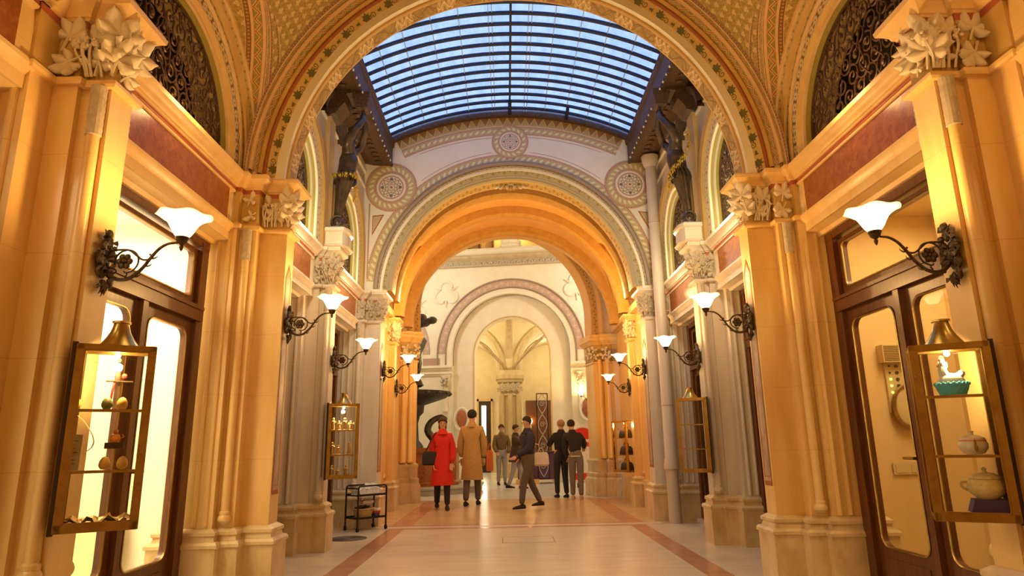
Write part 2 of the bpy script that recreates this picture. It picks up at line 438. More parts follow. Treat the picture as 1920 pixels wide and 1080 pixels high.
    def arch_plate(s, c, zc, r, outer, d0, d1=None, axis='x', n=48, leg=None, mi=0, z_floor=None):
        """wall with a round headed opening; outer = list of (w, z) of the boundary from lower left over the top to lower right"""
        # inner path
        inn = []
        if leg is not None: inn.append((c - r, leg))
        inn += [(c + r * math.sin(-PI / 2 + PI * i / n), zc + r * math.cos(-PI / 2 + PI * i / n)) for i in range(n + 1)]
        if leg is not None: inn.append((c + r, leg))
        # outer path sampled by ray from the centre
        def hit(px, pz):
            dx, dz = px - c, pz - zc
            best = None
            for (x0, z0), (x1, z1) in zip(outer, outer[1:]):
                den = dx * (z1 - z0) - dz * (x1 - x0)
                if abs(den) < 1e-9: continue
                t = ((x0 - c) * (z1 - z0) - (z0 - zc) * (x1 - x0)) / den
                k = ((x0 - c) * dz - (z0 - zc) * dx) / den
                if t > 0 and -1e-6 <= k <= 1 + 1e-6 and (best is None or t > best[0]): best = (t, c + dx * t, zc + dz * t)
            return (best[1], best[2]) if best else (px, pz)
        # add corner rays so the outline keeps its corners
        pairs = []
        for q in inn: pairs.append((q, hit(*q)))
        if leg is not None:
            pairs[0] = (inn[0], outer[0]); pairs[-1] = (inn[-1], outer[-1])
        angs = [math.atan2(o[0] - c, o[1] - zc) for o in outer[1:-1]]
        for o, t in zip(outer[1:-1], angs):
            if abs(t) <= PI / 2: pairs.append(((c + r * math.sin(t), zc + r * math.cos(t)), o))
        head = pairs[0]; tail = None
        if leg is not None:
            mid = pairs[1:len(inn) - 1] + pairs[len(inn):]; mid.sort(key=lambda p: math.atan2(p[0][0] - c, p[0][1] - zc))
            pairs = [head] + mid + [pairs[len(inn) - 1]]
        else: pairs.sort(key=lambda p: math.atan2(p[0][0] - c, p[0][1] - zc))
        P = (lambda w, z, d: (w, d, z)) if axis == 'x' else (lambda w, z, d: (d, w, z))
        I0 = [P(a[0], a[1], d0) for a, b in pairs]; O0 = [P(b[0], b[1], d0) for a, b in pairs]
        s.grid([O0, I0], mi=mi)
        if d1 is not None:
            I1 = [P(a[0], a[1], d1) for a, b in pairs]; O1 = [P(b[0], b[1], d1) for a, b in pairs]
            s.grid([I0, I1], mi=mi); s.grid([I1, O1], mi=mi); s.grid([O1, O0], mi=mi)
        return s
    def build(s, name, mat=None, parent=None, smooth=35, local=False, merge=True, recalc=True):
        bm = s.bm
        if merge: bmesh.ops.remove_doubles(bm, verts=bm.verts, dist=1e-5)
        if recalc: bmesh.ops.recalc_face_normals(bm, faces=bm.faces)
        off = None
        if parent is not None and not local:
            off = WL.get(parent.name)
            if off is not None: bmesh.ops.translate(bm, verts=bm.verts, vec=-off)
        me = bpy.data.meshes.new(name); bm.to_mesh(me); bm.free()
        mats = ([mat] if mat else []) + s.slots
        if mat and s.slots: pass
        for k in (mats if not s.slots else (s.slots if not mat else mats)):
            me.materials.append(M[k])
        if smooth:
            me.polygons.foreach_set('use_smooth', [True] * len(me.polygons)); me.set_sharp_from_angle(angle=math.radians(smooth))
        o = bpy.data.objects.new(name, me); COL.objects.link(o)
        if parent is not None:
            o.parent = parent
            if not local and off is not None: WL[o.name] = off
        return o

def offset(pl, d):
    """offset a closed counter-clockwise or clockwise plan outward by d (mitred)"""
    if abs(d) < 1e-9: return [tuple(p) for p in pl]
    n = len(pl); area = sum(pl[i][0] * pl[(i + 1) % n][1] - pl[(i + 1) % n][0] * pl[i][1] for i in range(n)); sg = 1 if area > 0 else -1
    out = []
    for i in range(n):
        a, b, c = Vector(pl[i - 1]), Vector(pl[i]), Vector(pl[(i + 1) % n])
        e1 = (b - a).normalized(); e2 = (c - b).normalized()
        n1 = Vector((e1.y, -e1.x)) * sg; n2 = Vector((e2.y, -e2.x)) * sg
        m = n1 + n2; k = m.dot(n1)
        if k < .2: out.append(tuple(b + n1 * d)); continue
        out.append(tuple(b + m * (d / k)))
    return out

def tag(o, label, cat, group=None, kind=None):
    if label: o['label'] = label
    if cat: o['category'] = cat
    if group: o['group'] = group
    if kind: o['kind'] = kind
    return o

def thing(name, label, cat, loc=(0, 0, 0), rz=0, group=None):
    o = bpy.data.objects.new(name, None); COL.objects.link(o); o.location = loc; o.rotation_euler = (0, 0, rz)
    o.empty_display_size = .1
    WL[o.name] = Vector(loc)
    return tag(o, label, cat, group)

def struct(name, loc=None, label=None):
    o = bpy.data.objects.new(name, None); COL.objects.link(o); o['kind'] = 'structure'
    o.location = loc or (0, 0, 0); WL[o.name] = Vector(o.location)
    if label: o['label'] = label
    return o

def dup(root, loc, rz=0, label=None, group=None, scale=None, name=None):
    r = root.copy(); COL.objects.link(r); r.location = loc; r.rotation_euler = (0, 0, rz)
    if scale: r.scale = (scale,) * 3
    WL[r.name] = Vector(loc)
    if label: r['label'] = label
    if group: r['group'] = group
    def rec(src, dst):
        for ch in list(src.children):
            c = ch.copy(); COL.objects.link(c); c.parent = dst; rec(ch, c)
    rec(root, r)
    return r

def spiral(c, r0, r1, a0, turns, n=26):
    return [(c[0] + (r0 + (r1 - r0) * i / n) * math.cos(a0 + turns * 2 * PI * i / n), c[1] + (r0 + (r1 - r0) * i / n) * math.sin(a0 + turns * 2 * PI * i / n)) for i in range(n + 1)]

def bez(p0, p1, p2, p3, n=12):
    p0, p1, p2, p3 = map(Vector, (p0, p1, p2, p3)); out = []
    for i in range(n + 1):
        t = i / n; out.append(p0 * (1 - t) ** 3 + p1 * 3 * t * (1 - t) ** 2 + p2 * 3 * t * t * (1 - t) + p3 * t ** 3)
    return out

def smooth_path(pts, n=8):
    """Catmull-Rom through the points"""
    P = [Vector(p) for p in pts]; P = [P[0] * 2 - P[1]] + P + [P[-1] * 2 - P[-2]]; out = []
    for i in range(1, len(P) - 2):
        for k in range(n):
            t = k / n
            out.append(.5 * ((2 * P[i]) + (P[i + 1] - P[i - 1]) * t + (2 * P[i - 1] - 5 * P[i] + 4 * P[i + 1] - P[i + 2]) * t * t + (3 * P[i] - P[i - 1] - 3 * P[i + 1] + P[i + 2]) * t ** 3))
    out.append(P[-2]); return out

def leaf_mesh(name, mat, size=.12, thick=.018, lobes=5, curl=.35):
    """one carved chestnut-like leaf: lobes fanning from a stalk, in the x-z plane, cupped towards -y"""
    b = MB()
    for k in range(lobes):
        a = math.radians(-105 + 210 * k / (lobes - 1)); L = size * (1 - .28 * abs(k - (lobes - 1) / 2) / ((lobes - 1) / 2)); w = L * .34
        d = Vector((math.sin(a), 0, math.cos(a))); p = Vector((math.cos(a), 0, -math.sin(a)))
        rows = []
        for t, q in ((.05, .25), (.35, .75), (.65, 1), (.85, .72), (1.0, .12)):
            c = d * L * t; bend = -curl * L * (t * t) * .6 + .012
            rows.append([c + p * w * q * e + Vector((0, bend - thick * (1 - e * e) + curl * .12 * L * e * e, 0)) for e in (-1, -.5, 0, .5, 1)])
        back = [[v + Vector((0, thick * .9, 0)) for v in r] for r in rows]
        b.grid([r + list(reversed(bk)) for r, bk in zip(rows, back)], True, cap=True)
    b.tube([(0, 0, .01), (.004, .012, -size * .35), (.012, .02, -size * .7)], size * .06, 5)
    o = b.build(name, mat, None, 60); me = o.data
    bpy.data.objects.remove(o)
    return me

def place_leaf(me, parent, loc, out_dir, roll, scale=1.0, tilt=0.0, name='carved_leaf'):
    """put a leaf on a surface: its front looks along out_dir"""
    o = bpy.data.objects.new(name, me); COL.objects.link(o); o.parent = parent
    d = Vector(out_dir).normalized()
    yaw = math.atan2(d.x, -d.y)
    o.rotation_mode = 'XYZ'
    R = Matrix.Rotation(yaw, 4, 'Z') @ Matrix.Rotation(tilt, 4, 'X') @ Matrix.Rotation(roll, 4, 'Y')
    off = WL.get(parent.name, Vector((0, 0, 0)))
    o.matrix_local = Matrix.Translation(Vector(loc) - off) @ R @ Matrix.Scale(scale, 4)
    return o
# ------------------------------------------------------------------ plan of the passage
ZS = 3.73                    # top of the cornice
ZC = 3.70                    # centre height of the round arches
YN, YA, YM, YB = 3.47, 6.12, 8.34, 11.0
SIDES = {'left': -1, 'right': 1}

# ---- floor
b = MB(); b.box(-6, 6, -3, 10.3, -.2, 0); b.build('floor', 'terrazzo')['kind'] = 'structure'
b = MB(); b.box(-6, 6, 10.3, 15.35, -.2, 0); b.build('floor', 'terrazzo_warm')['kind'] = 'structure'
b = MB()
for s in (-1, 1):
    b.box(min(s * 1.68, s * 1.92), max(s * 1.68, s * 1.92), -3, 10.22, -.01, .0015)
    b.face([(s * 1.62, 10.67, .0015), (s * 1.95, 10.67, .0015), (s * 1.95, 15.2, .0015), (s * 1.62, 15.2, .0015)])
b.box(-1.92, 1.92, 10.22, 10.33, -.01, .0015); b.box(-1.95, 1.95, 10.58, 10.68, -.01, .0015)
b.build('floor_band', 'floor_pink')['kind'] = 'structure'
b = MB(); b.box(-2.2, 2.2, 10.33, 10.58, -.01, .001); b.build('floor_band', 'terrazzo')['kind'] = 'structure'

# ---- stone piers
LEAF_BIG = leaf_mesh('carved_leaf', 'carved_light', .17, .02, 5, .45)
LEAF_SMALL = leaf_mesh('carved_leaf_small', 'carved_light', .12, .016, 3, .5)
LEAF_GREY = leaf_mesh('carved_leaf_grey', 'carved', .16, .02, 5, .4)

def pier(side, yc, a0, label, steps, d=.2, inlay=False, mat='stone', cap=True, leafm=None, seed=1, wide=True):
    """steps: outline from the inner face outward, (distance out, extra depth)"""
    s = SIDES[side]
    t = thing('stone_pier', label, 'pillar', (s * (a0 + .3), yc, 0), group=None)
    near = [(a0, -d)]; 
    for a, dd in steps: near += [(a, near[-1][1]), (a, -d - dd)]
    near.append((3.05, near[-1][1]))
    pl = [(s * a, yc + y) for a, y in near] + [(s * a, yc - y) for a, y in reversed(near)]
    b = MB(); b.plan(pl, [(0, .07), (.40, .07), (.405, .085), (.43, .085), (.45, .07), (.455, .045), (.49, .035), (.50, .05), (.525, .05), (.54, .03), (.555, .006), (.556, -.04)]); b.build('plinth', 'plinth', t, 30)
    b = MB(); b.plan(pl, [(.5, 0), (3.26, 0)]); b.build('shaft', mat, t, 30)
    b = MB(); b.plan(pl, [(3.2, .0), (3.2, .03), (3.215, .04), (3.235, .04), (3.25, .02), (3.25, 0)]); b.build('astragal', mat, t, 30)
    core = pl
    b = MB(); b.plan(core, [(3.25, -.005), (3.42, -.005), (3.55, .01), (3.57, .01)]); b.build('capital', 'gold_plain' if mat == 'stone' else 'carved', t, 30)
    capo = [c for c in t.children if c.name.startswith('capital')][0]
    b = MB(); b.plan(pl, [(3.56, .012), (3.60, .016)], cap=False); b.build('fillet', 'red_line', t, 30)
    b = MB(); b.plan(pl, [(3.60, .025), (3.612, .03), (3.617, .042), (3.64, .05), (3.668, .08), (3.685, .105), (3.715, .11), (3.722, .10), (ZS, .10)]); b.build('abacus', mat if mat != 'stone_grey' else 'stone_grey', t, 30)
    # colonette standing in the notch of the near side
    ca, cy = (s * (steps[0][0] + .075), yc - d - steps[0][1] - .022) if wide else (s * (a0 + .055), yc - d - .022)
    b = MB(); b.lathe([(.052, .61), (.056, .625), (.05, .645), (.042, .655), (.044, .67), (.044, .68), (.034, .69), (.034, 2.9)], (ca, cy, 0), 14); b.build('colonette', mat, t, 40)
    b = MB(); b.lathe([(.04, 2.9), (.043, 2.905)] + [(.040 + .003 * (i % 2), 2.92 + i * .02) for i in range(14)] + [(.043, 3.2)], (ca, cy, 0), 14); b.build('colonette_sleeve', 'carved', t, 20)
    b = MB(); b.lathe([(.002, .575), (.03, .585), (.052, .61)], (ca, cy, 0), 12); b.build('colonette_foot', 'plinth', t, 40)
    if not wide:
        cx2, cy2 = s * (a0 + .055), yc + d + .022
        b = MB(); b.lathe([(.046, .60), (.05, .62), (.042, .645), (.032, .66), (.032, 2.9)], (cx2, cy2, 0), 14); b.lathe([(.002, .56), (.03, .575), (.046, .60)], (cx2, cy2, 0), 12); b.build('colonette', mat, t, 40)
        b = MB(); b.lathe([(.036, 2.9)] + [(.037 + .003 * (i % 2), 2.92 + i * .02) for i in range(14)] + [(.04, 3.2)], (cx2, cy2, 0), 14); b.build('colonette_sleeve', 'carved', t, 20)
    # small mouldings on the splay
    b = MB(); xo = s * (steps[-1][0] + .06); yo = yc - d - steps[-1][1]
    for q in (0.0, .09): b.lathe([(.022, .57), (.022, 3.22)], (xo + s * q, yo - .004, 0), 8)
    b.build('roll_moulding', mat, t, 40)
    # foliage of the capital
    if cap:
        r = random.Random(seed); lm = leafm or LEAF_BIG
        a1 = steps[0][0]
        n = 5
        spots = []
        w = a1 - a0
        for fx, z, rl, sc in ((.12, 3.50, .5, 1), (.75, 3.54, -.3, .9), (.45, 3.38, .1, .85)):
            spots.append(((s * (a0 + w * fx), yc - d - .03, z), (0, -1, 0), rl, sc))
        for fy, z, rl, sc in ((-.6, 3.52, .2, 1), (.1, 3.45, -.4, .95), (.75, 3.55, .3, 1), (-.25, 3.34, .6, .7)):
            spots.append(((s * (a0 - .03), yc + d * fy, z), (-s, 0, 0), rl, sc))
        spots.append(((s * (a0 - .02), yc - d - .02, 3.40), (-s, -1, 0), .15, .95)); spots.append(((s * (a0 - .035), yc - d - .03, 3.57), (-s, -1, 0), -.2, 1.05))
        spots.append(((s * (a1 + .08), yc - d - steps[0][1] - .02, 3.55), (0, -1, 0), .5, .85)); spots.append(((s * (a1 + .06), yc - d - steps[0][1] - .02, 3.36), (0, -1, 0), -2.4, .75))
        for p, dr, rl, sc in spots:
            p = (p[0], p[1], 3.26 + (p[2] - 3.26) * .84); place_leaf(lm if r.random() < .72 else (LEAF_SMALL if mat == 'stone' else lm), capo, p, dr, rl + r.uniform(-.25, .25), sc * .9, r.uniform(-.25, .1))
        b = MB()
        for k in range(7):
            c0 = Vector((s * (a0 + w * r.uniform(-.1, .9)), yc - d - .02, 3.27)); c1 = c0 + Vector((s * r.uniform(-.06, .08), -.03, .2))
            b.tube(bez(c0, c0 + Vector((0, -.03, .1)), c1 + Vector((0, -.02, -.1)), c1, 8), .008, 5)
            for q in range(3): b.ball(c1 + Vector((r.uniform(-.03, .03), -.015, r.uniform(-.05, .02))), .013, 6, 4)
        b.build('tendril', 'carved_light' if mat == 'stone' else 'carved', capo)
    # carved corbels at the ends of the marble panels
    yo2 = d + steps[-1][1]
    for q in (-1, 1):
        yy = yc + q * (yo2 + .015); c0 = steps[-1][0] + .055
        b = MB(); b.box(min(s * c0, s * (c0 + .12)), max(s * c0, s * (c0 + .12)), yy - .035, yy + .035, 3.24, 3.6)
        b.lathe([(.06, 3.235), (.065, 3.22), (.05, 3.19), (.045, 3.15), (.028, 3.1), (.008, 3.07)], (s * (c0 + .05), yy, 0), 8)
        for k in range(5): b.ball((s * (c0 + .03 - .0 * k), yy + (k - 2) * .014, 3.17 - .02 * (k % 2)), .02, 6, 4)
        b.build('corbel', 'carved' if mat != 'stone' else 'carved_light', t, 40)
    if inlay:
        x = s * (a0 - .004); e = .003 * s
        def fr(y0, y1, z0, z1, tip):
            return [(y0, z0), (y1, z0), (y1, z1), ((y0 + y1) / 2, z1 + tip), (y0, z1)]
        A = fr(yc - d * .72, yc + d * .72, .80, 2.78, .14); B = fr(yc - d * .60, yc + d * .60, .84, 2.75, .12)
        b = MB(); n = len(A)
        for i in range(n):
            j = (i + 1) % n; b.face([(x, *A[i]), (x, *A[j]), (x, *B[j]), (x, *B[i])])
        b.build('inlay_frame', 'red_mould', t, 0)
        b = MB(); b.face([(x + e * .3, *p) for p in B]); b.build('inlay_panel', 'pink_marble', t, 0)
        C2 = fr(yc - d * .50, yc + d * .50, .875, 2.72, .10); D2 = fr(yc - d * .47, yc + d * .47, .885, 2.715, .095)
        b = MB()
        for i in range(n):
            j = (i + 1) % n; b.face([(x - e * .3, *C2[i]), (x - e * .3, *C2[j]), (x - e * .3, *D2[j]), (x - e * .3, *D2[i])])
        b.build('inlay_line', 'rim_brown', t, 0)
    return t

ST_A = [(2.47, .12), (2.62, .20)]
ST_M = [(2.52, .04), (2.66, .22)]
PL = {}
PL['nl'] = pier('left', YN, 2.355, 'cream pier behind the brass case of painted eggs, bracket lamp on it', ST_M, .10, wide=False, seed=3)
PL['nr'] = pier('right', YN, 2.355, 'cream pier behind the brass case with the blue hen dish', ST_M, .10, wide=False, seed=4)
PL['al'] = pier('left', YA, 2.22, 'broad cream pier under the great arch, beyond the brightly lit shop window', ST_A, .11, True, seed=5)
PL['ar'] = pier('right', YA, 2.22, 'broad cream pier under the great arch, beside the door with the intercom', ST_A, .11, True, seed=6)
PL['ml'] = pier('left', YM, 2.36, 'beige pier beside the trolley, with the case of gilt figurines hung on it', ST_M, .10, wide=False, mat='stone_grey', leafm=LEAF_GREY, seed=7)
PL['mr'] = pier('right', YM, 2.36, 'beige pier with the empty brass case, between broad pier and drainpipe', ST_M, .10, wide=False, mat='stone_grey', leafm=LEAF_GREY, seed=8)
PL['bl'] = pier('left', YB, 2.22, 'beige pier behind the trolley, carrying the white painted end wall', ST_A, .2, True, mat='stone_grey', leafm=LEAF_GREY, seed=9)
PL['br'] = pier('right', YB, 2.22, 'beige pier behind the drainpipe, carrying the white painted end wall', ST_A, .2, True, mat='stone_grey', leafm=LEAF_GREY, seed=10)
# ------------------------------------------------------------------ walls between the piers
WALLS = {k: struct('wall_' + k) for k in SIDES}

def bx(b, s, a0, a1, y0, y1, z0, z1): b.box(min(s * a0, s * a1), max(s * a0, s * a1), y0, y1, z0, z1)

def between(side, y0, y1, ap, mat):
    """lintel, red marble panel and cornice over one opening; ap = distance of the panel from the axis"""
    s = SIDES[side]; w = WALLS[side]
    b = MB(); bx(b, s, ap + .02, 3.05, y0 - .2, y1 + .2, 3.08, ZS - .01); b.build('lintel', mat, w, 30)
    b = MB()
    prof = [(3.05, 3.03), (ap + .14, 3.03), (ap + .12, 3.06), (ap + .04, 3.08), (ap + .03, 3.14), (ap - .0, 3.19), (ap - .02, 3.21), (ap - .02, 3.235), (ap + .02, 3.245)]
    b.grid([[(s * a, y, z) for a, z in prof] for y in (y0 - .1, y1 + .1)]); b.build('architrave', mat, w, 30)
    b = MB(); bx(b, s, ap, ap + .04, y0 + .05, y1 - .05, 3.25, 3.55); b.build('marble_panel', 'red_marble', w, 0)
    b = MB(); prof = [(ap + .02, 3.54), (ap - .012, 3.545), (ap - .018, 3.56), (ap + .01, 3.572)]
    b.grid([[(s * a, y, z) for a, z in prof] for y in (y0 - .05, y1 + .05)]); b.build('panel_moulding', mat, w, 30)
    b = MB(); bx(b, s, ap - .01, ap + .03, y0 - .05, y1 + .05, 3.572, 3.60); b.build('fillet', 'red_line', w, 0)
    b = MB(); prof = [(ap + .02, 3.60), (ap - .025, 3.60), (ap - .03, 3.612), (ap - .042, 3.617), (ap - .05, 3.64), (ap - .08, 3.668), (ap - .105, 3.685), (ap - .11, 3.715), (ap - .10, 3.722), (ap - .10, ZS), (3.05, ZS)]
    b.grid([[(s * a, y, z) for a, z in prof] for y in (y0 - .12, y1 + .12)]); b.build('cornice', mat, w, 30)

def lunette(side, c, r, zc, ap, y0, y1, ztop, leg, mat, bands, back=True):
    """upper wall with a round headed opening closed by an iron grille"""
    s = SIDES[side]; w = WALLS[side]
    b = MB(); b.arch_plate(c, zc, r, [(y0, leg), (y0, ztop), (y1, ztop), (y1, leg)], s * ap, s * (ap + .3), 'y', 36, leg); b.build('upper_wall', mat, w, 30)
    for r0, r1, d0, d1, m, name in bands:
        b = MB(); b.arc([(r0, ap + .02), (r0, ap - d0), (r1, ap - d1), (r1, ap + .02)], zc, 40, c, 'y', leg=leg, flip=s) if m in ('ochre', 'ochre_dark', 'cream_line', 'olive', 'gold_plain') else b.arc([(r0, ap - d0), (r1, ap - d1)], zc, 40, c, 'y', leg=leg, flip=s)
        b.build(name, m, w, 40)
    b = MB(); bx(b, s, ap + .55, ap + .6, c - r - .3, c + r + .3, leg - .1, zc + r + .2); b.build('shade_plate', 'void', w, 0)  # near-black plate: its colour stands for the shade behind the grille, blocks sky

def grille(side, c, r, zc, a, leg, label, seed=1, dens=1.0):
    """wrought iron scroll screen filling a lunette: one thing"""
    s = SIDES[side]; rr = random.Random(seed); x = s * a
    b = MB(); h = zc + r - leg
    inside = lambda y, z: (abs(y - c) < r - .05 and z < zc) or ((y - c) ** 2 + (z - zc) ** 2 < (r - .05) ** 2)
    step = .17 / dens; row = 0; z = leg + .08
    while z < zc + r:
        y = c - r + (.5 * step if row % 2 else 0)
        while y < c + r:
            if inside(y, z):
                sg = 1 if (row + int((y - c) / step + 99)) % 2 else -1
                R0 = step * rr.uniform(.52, .66)
                pts = spiral((y, z), R0, .012, rr.choice((0, PI / 2, PI)) , sg * rr.uniform(1.4, 1.9), 22)
                b.tube([(x, p, q) for p, q in pts if inside(p, q)] or [(x, y, z), (x, y, z + .01)], .0085, 4)
                if rr.random() < .7:
                    L = step * 1.3; an = rr.uniform(.9, 2.2) * sg
                    b.tube(bez((x, y, z), (x - s * .01, y + .05 * sg, z + .06), (x - s * .01, y + L * math.cos(an) * .8, z + L * .5), (x, y + L * math.cos(an), z + L * math.sin(abs(an))), 7), .007, 4)
                if rr.random() < .5: b.ball((x - s * .012, y, z), .024, 6, 4, (.5, 1, 1))
            y += step
        z += step * .82; row += 1
    t = thing('iron_grille', label, 'grille', (x, c, leg))
    b.build('scrollwork', 'grille_iron', t, 40)
    b = MB(); b.arc([(r - .0, a - .015), (r - .035, a - .015), (r - .035, a + .015), (r, a + .015)], zc, 36, c, 'y', leg=leg, flip=s); b.build('rim', 'grille_iron', t, 40)
    return t

B1 = (YN + .40, YA - .40)          # first shop opening
B0 = (.6, YN - .40)
B2A = (YA + .40, YM - .36); B2B = (YM + .36, YB - .5)
for side, s in SIDES.items():
    for (y0, y1), ap, mat in ((B0, 2.66, 'stone'), (B1, 2.66, 'stone'), (B2A, 2.57, 'stone_grey'), (B2B, 2.57, 'stone_grey')): between(side, y0, y1, ap, mat)
    w = WALLS[side]
    # solid wall behind the camera
    b = MB(); bx(b, s, 2.6, 3.05, -3, .6, 0, ZS); b.build('rear_stretch', 'stone', w, 0)
    # first bay lunettes
    bands1 = [(.885, .93, -.09, .0, 'olive', 'reveal_band'), (.93, .965, .0, .03, 'gold_plain', 'cream_moulding'), (.965, 1.06, .03, .04, 'guilloche', 'guilloche_band'), (1.06, 1.08, .05, .06, 'ochre', 'roll_band'), (1.08, 1.13, .05, .06, 'scroll_gold', 'scroll_band'), (1.13, 1.17, .08, .10, 'gold_plain', 'outer_roll'), (1.17, 1.2, .09, .12, 'scroll_gold', 'leaf_band'), (1.2, 1.24, .14, .15, 'ochre', 'outer_roll')]
    lunette(side, 4.66, .90, 3.83, 2.66, YN, YA, 6.0, ZS, 'ochre', bands1)
    lunette(side, 2.1, .90, 3.83, 2.66, .6, YN, 6.0, ZS, 'ochre', bands1[:2])
    # second bay
    bands2 = [(.605, .67, -.07, .03, 'olive', 'reveal_band'), (.67, .70, .03, .05, 'cream_line', 'cream_moulding'), (.70, .74, .05, .05, 'ochre', 'roll_band'), (.74, .85, .05, .04, 'guilloche', 'guilloche_band'), (.85, .89, .04, .05, 'scroll_stone', 'scroll_band'), (.89, .99, .09, .1, 'ochre_dark', 'outer_roll')]
    lunette(side, 7.17, .62, 4.32, 2.56, YA, YM, 6.1, ZS, 'scroll_stone', bands2)
    lunette(side, 9.55, .62, 4.32, 2.56, YM, YB, 6.1, ZS, 'scroll_stone', bands2)
    # painted frieze under the eaves
    b = MB()
    for y0, y1 in ((6.4, 8.05), (8.45, 10.65)): b.strip([(s * 2.554, y0, 5.62), (s * 2.554, y1, 5.62)], [(s * 2.554, y0, 5.84), (s * 2.554, y1, 5.84)])
    b.build('painted_frieze', 'scroll_stone', w, 0)
    b = MB()
    for z in (5.58, 5.86): bx(b, s, 2.53, 2.56, 6.4, 10.7, z, z + .035)
    b.build('frieze_moulding', 'cream_line', w, 0)
    # pilaster strip behind the caryatid
    b = MB(); bx(b, s, 2.49, 2.56, YM - .13, YM + .13, ZS, 5.9); b.build('pilaster_strip', 'ochre', w, 0)

gl = grille('left', 4.66, .90, 3.83, 2.74, ZS, 'dark wrought scroll screen in the lunette over the glowing shop window', 2)
gr = grille('right', 4.66, .90, 3.83, 2.74, ZS, 'dark wrought scroll screen in the lunette over the intercom door', 3)
grille('left', 9.55, .61, 4.32, 2.63, ZS, 'dark wrought screen in the niche past the statue with a waist garland', 4, 1.15)
grille('right', 9.55, .61, 4.32, 2.63, ZS, 'dark wrought screen in the niche past the statue with a trailing garland', 5, 1.15)
grille('left', 7.17, .61, 4.32, 2.63, ZS, 'dark wrought screen partly hidden behind the great arch, before the waist garlanded statue', 6, 1.15)
grille('right', 7.17, .61, 4.32, 2.63, ZS, 'dark wrought screen partly hidden behind the great arch, before the statue with trailing garland', 7, 1.15)

# ------------------------------------------------------------------ doors
DOORS = [0]
def rrect(y0, y1, z0, z1, r, n=5):
    out = []
    for cy, cz, a in ((y1 - r, z0 + r, -90), (y1 - r, z1 - r, 0), (y0 + r, z1 - r, 90), (y0 + r, z0 + r, 180)):
        for k in range(n + 1):
            t = math.radians(a + 90 * k / n); out.append((cy + r * math.cos(t), cz + r * math.sin(t)))
    return out

def leaf_frame(b, s, a, th, y0, y1, z0, z1, hole):
    """rectangular frame round a rounded hole, with thickness"""
    n = len(hole); outer = []
    cy, cz = (y0 + y1) / 2, (z0 + z1) / 2
    for p in hole:
        dy, dz = p[0] - cy, p[1] - cz
        t = min(((y1 - y0) / 2) / abs(dy) if dy else 9e9, ((z1 - z0) / 2) / abs(dz) if dz else 9e9)
        outer.append((cy + dy * t, cz + dz * t))
    F = lambda L, q: [(s * q, y, z) for y, z in L]
    b.grid([F(outer, a), F(hole, a), F(hole, a + th), F(outer, a + th)], True)
    # fill the corners
    for (yy, zz) in ((y0, z0), (y1, z0), (y1, z1), (y0, z1)):
        near = sorted(range(n), key=lambda i: (outer[i][0] - yy) ** 2 + (outer[i][1] - zz) ** 2)
        A = min((i for i in range(n) if abs(outer[i][0] - yy) < 1e-6), key=lambda i: abs(outer[i][1] - zz), default=None)
        B_ = min((i for i in range(n) if abs(outer[i][1] - zz) < 1e-6), key=lambda i: abs(outer[i][0] - yy), default=None)
        if A is not None and B_ is not None: b.face([(s * a, *outer[A]), (s * a, yy, zz), (s * a, *outer[B_])])

def door(side, y0, y1, mat_glass='glass', a=2.86, panels=True):
    DOORS[0] += 1
    s = SIDES[side]; d = struct('door_%d' % DOORS[0])
    ym = (y0 + y1) / 2
    b = MB()
    for q0, q1 in ((y0 - .03, y0 + .09), (y1 - .09, y1 + .03)): bx(b, s, a - .03, a + .07, q0, q1, 0, 3.06)
    bx(b, s, a - .035, a + .064, y0 - .025, y1 + .025, 2.96, 3.065); bx(b, s, a - .05, a + .07, y0 + .05, y1 - .05, 2.30, 2.40); bx(b, s, a - .065, a + .02, y0 + .03, y1 - .03, 2.39, 2.42); bx(b, s, a - .055, a + .02, y0 + .04, y1 - .04, 2.29, 2.31)
    for q in (y0 + .1, y1 - .1): bx(b, s, a - .04, a, q - .012, q + .012, 0, 3.0)
    bx(b, s, a - .045, a + .05, ym - .035, ym + .035, 0, 2.32)
    b.build('door_frame', 'wood', d, 30)
    def lite(name, p0, p1, z0, z1, hole):
        b = MB(); leaf_frame(b, s, a, .045, p0, p1, z0, z1, hole); o = b.build(name, 'wood', d, 30)
        b = MB(); b.face([(s * (a + .025), y, z) for y, z in hole]); g = b.build('glass_pane', mat_glass, o, 0)
        b = MB(); H = [(s * (a - .004), y, z) for y, z in hole]; b.tube(H + [H[0]], .008, 5, False); b.build('glazing_bead', 'brass', o)
        return o
    lite('transom_light', y0 + .09, y1 - .09, 2.41, 2.97, rrect(y0 + .19, y1 - .19, 2.49, 2.89, .05))
    for p0, p1, sg in ((y0 + .1, ym - .03, 1), (ym + .03, y1 - .1, -1)):
        o = lite('door_leaf', p0, p1, .02, 2.29, rrect(p0 + .09, p1 - .09, .36, 2.2, .09))
        b = MB(); bx(b, s, a - .006, a, p0 + .13, p1 - .13, .08, .28); b.build('kick_panel', 'wood', o, 0)
        if sg < 0:
            yh = p0 + .05
            b = MB(); b.tube([(s * (a - .002), yh, 1.05), (s * (a - .05), yh, 1.05), (s * (a - .055), yh + .11, 1.05)], .011, 8); b.build('door_handle', 'brass', o)
    return d
D_L1 = door('left', *B1); D_R1 = door('right', *B1)
D_L0 = door('left', B0[0] + .6, B0[1])
D_R0 = door('right', B0[0] + .6, B0[1])
D_L2 = door('left', *B2A); D_R2 = door('right', *B2A); D_L3 = door('left', *B2B); D_R3 = door('right', *B2B)

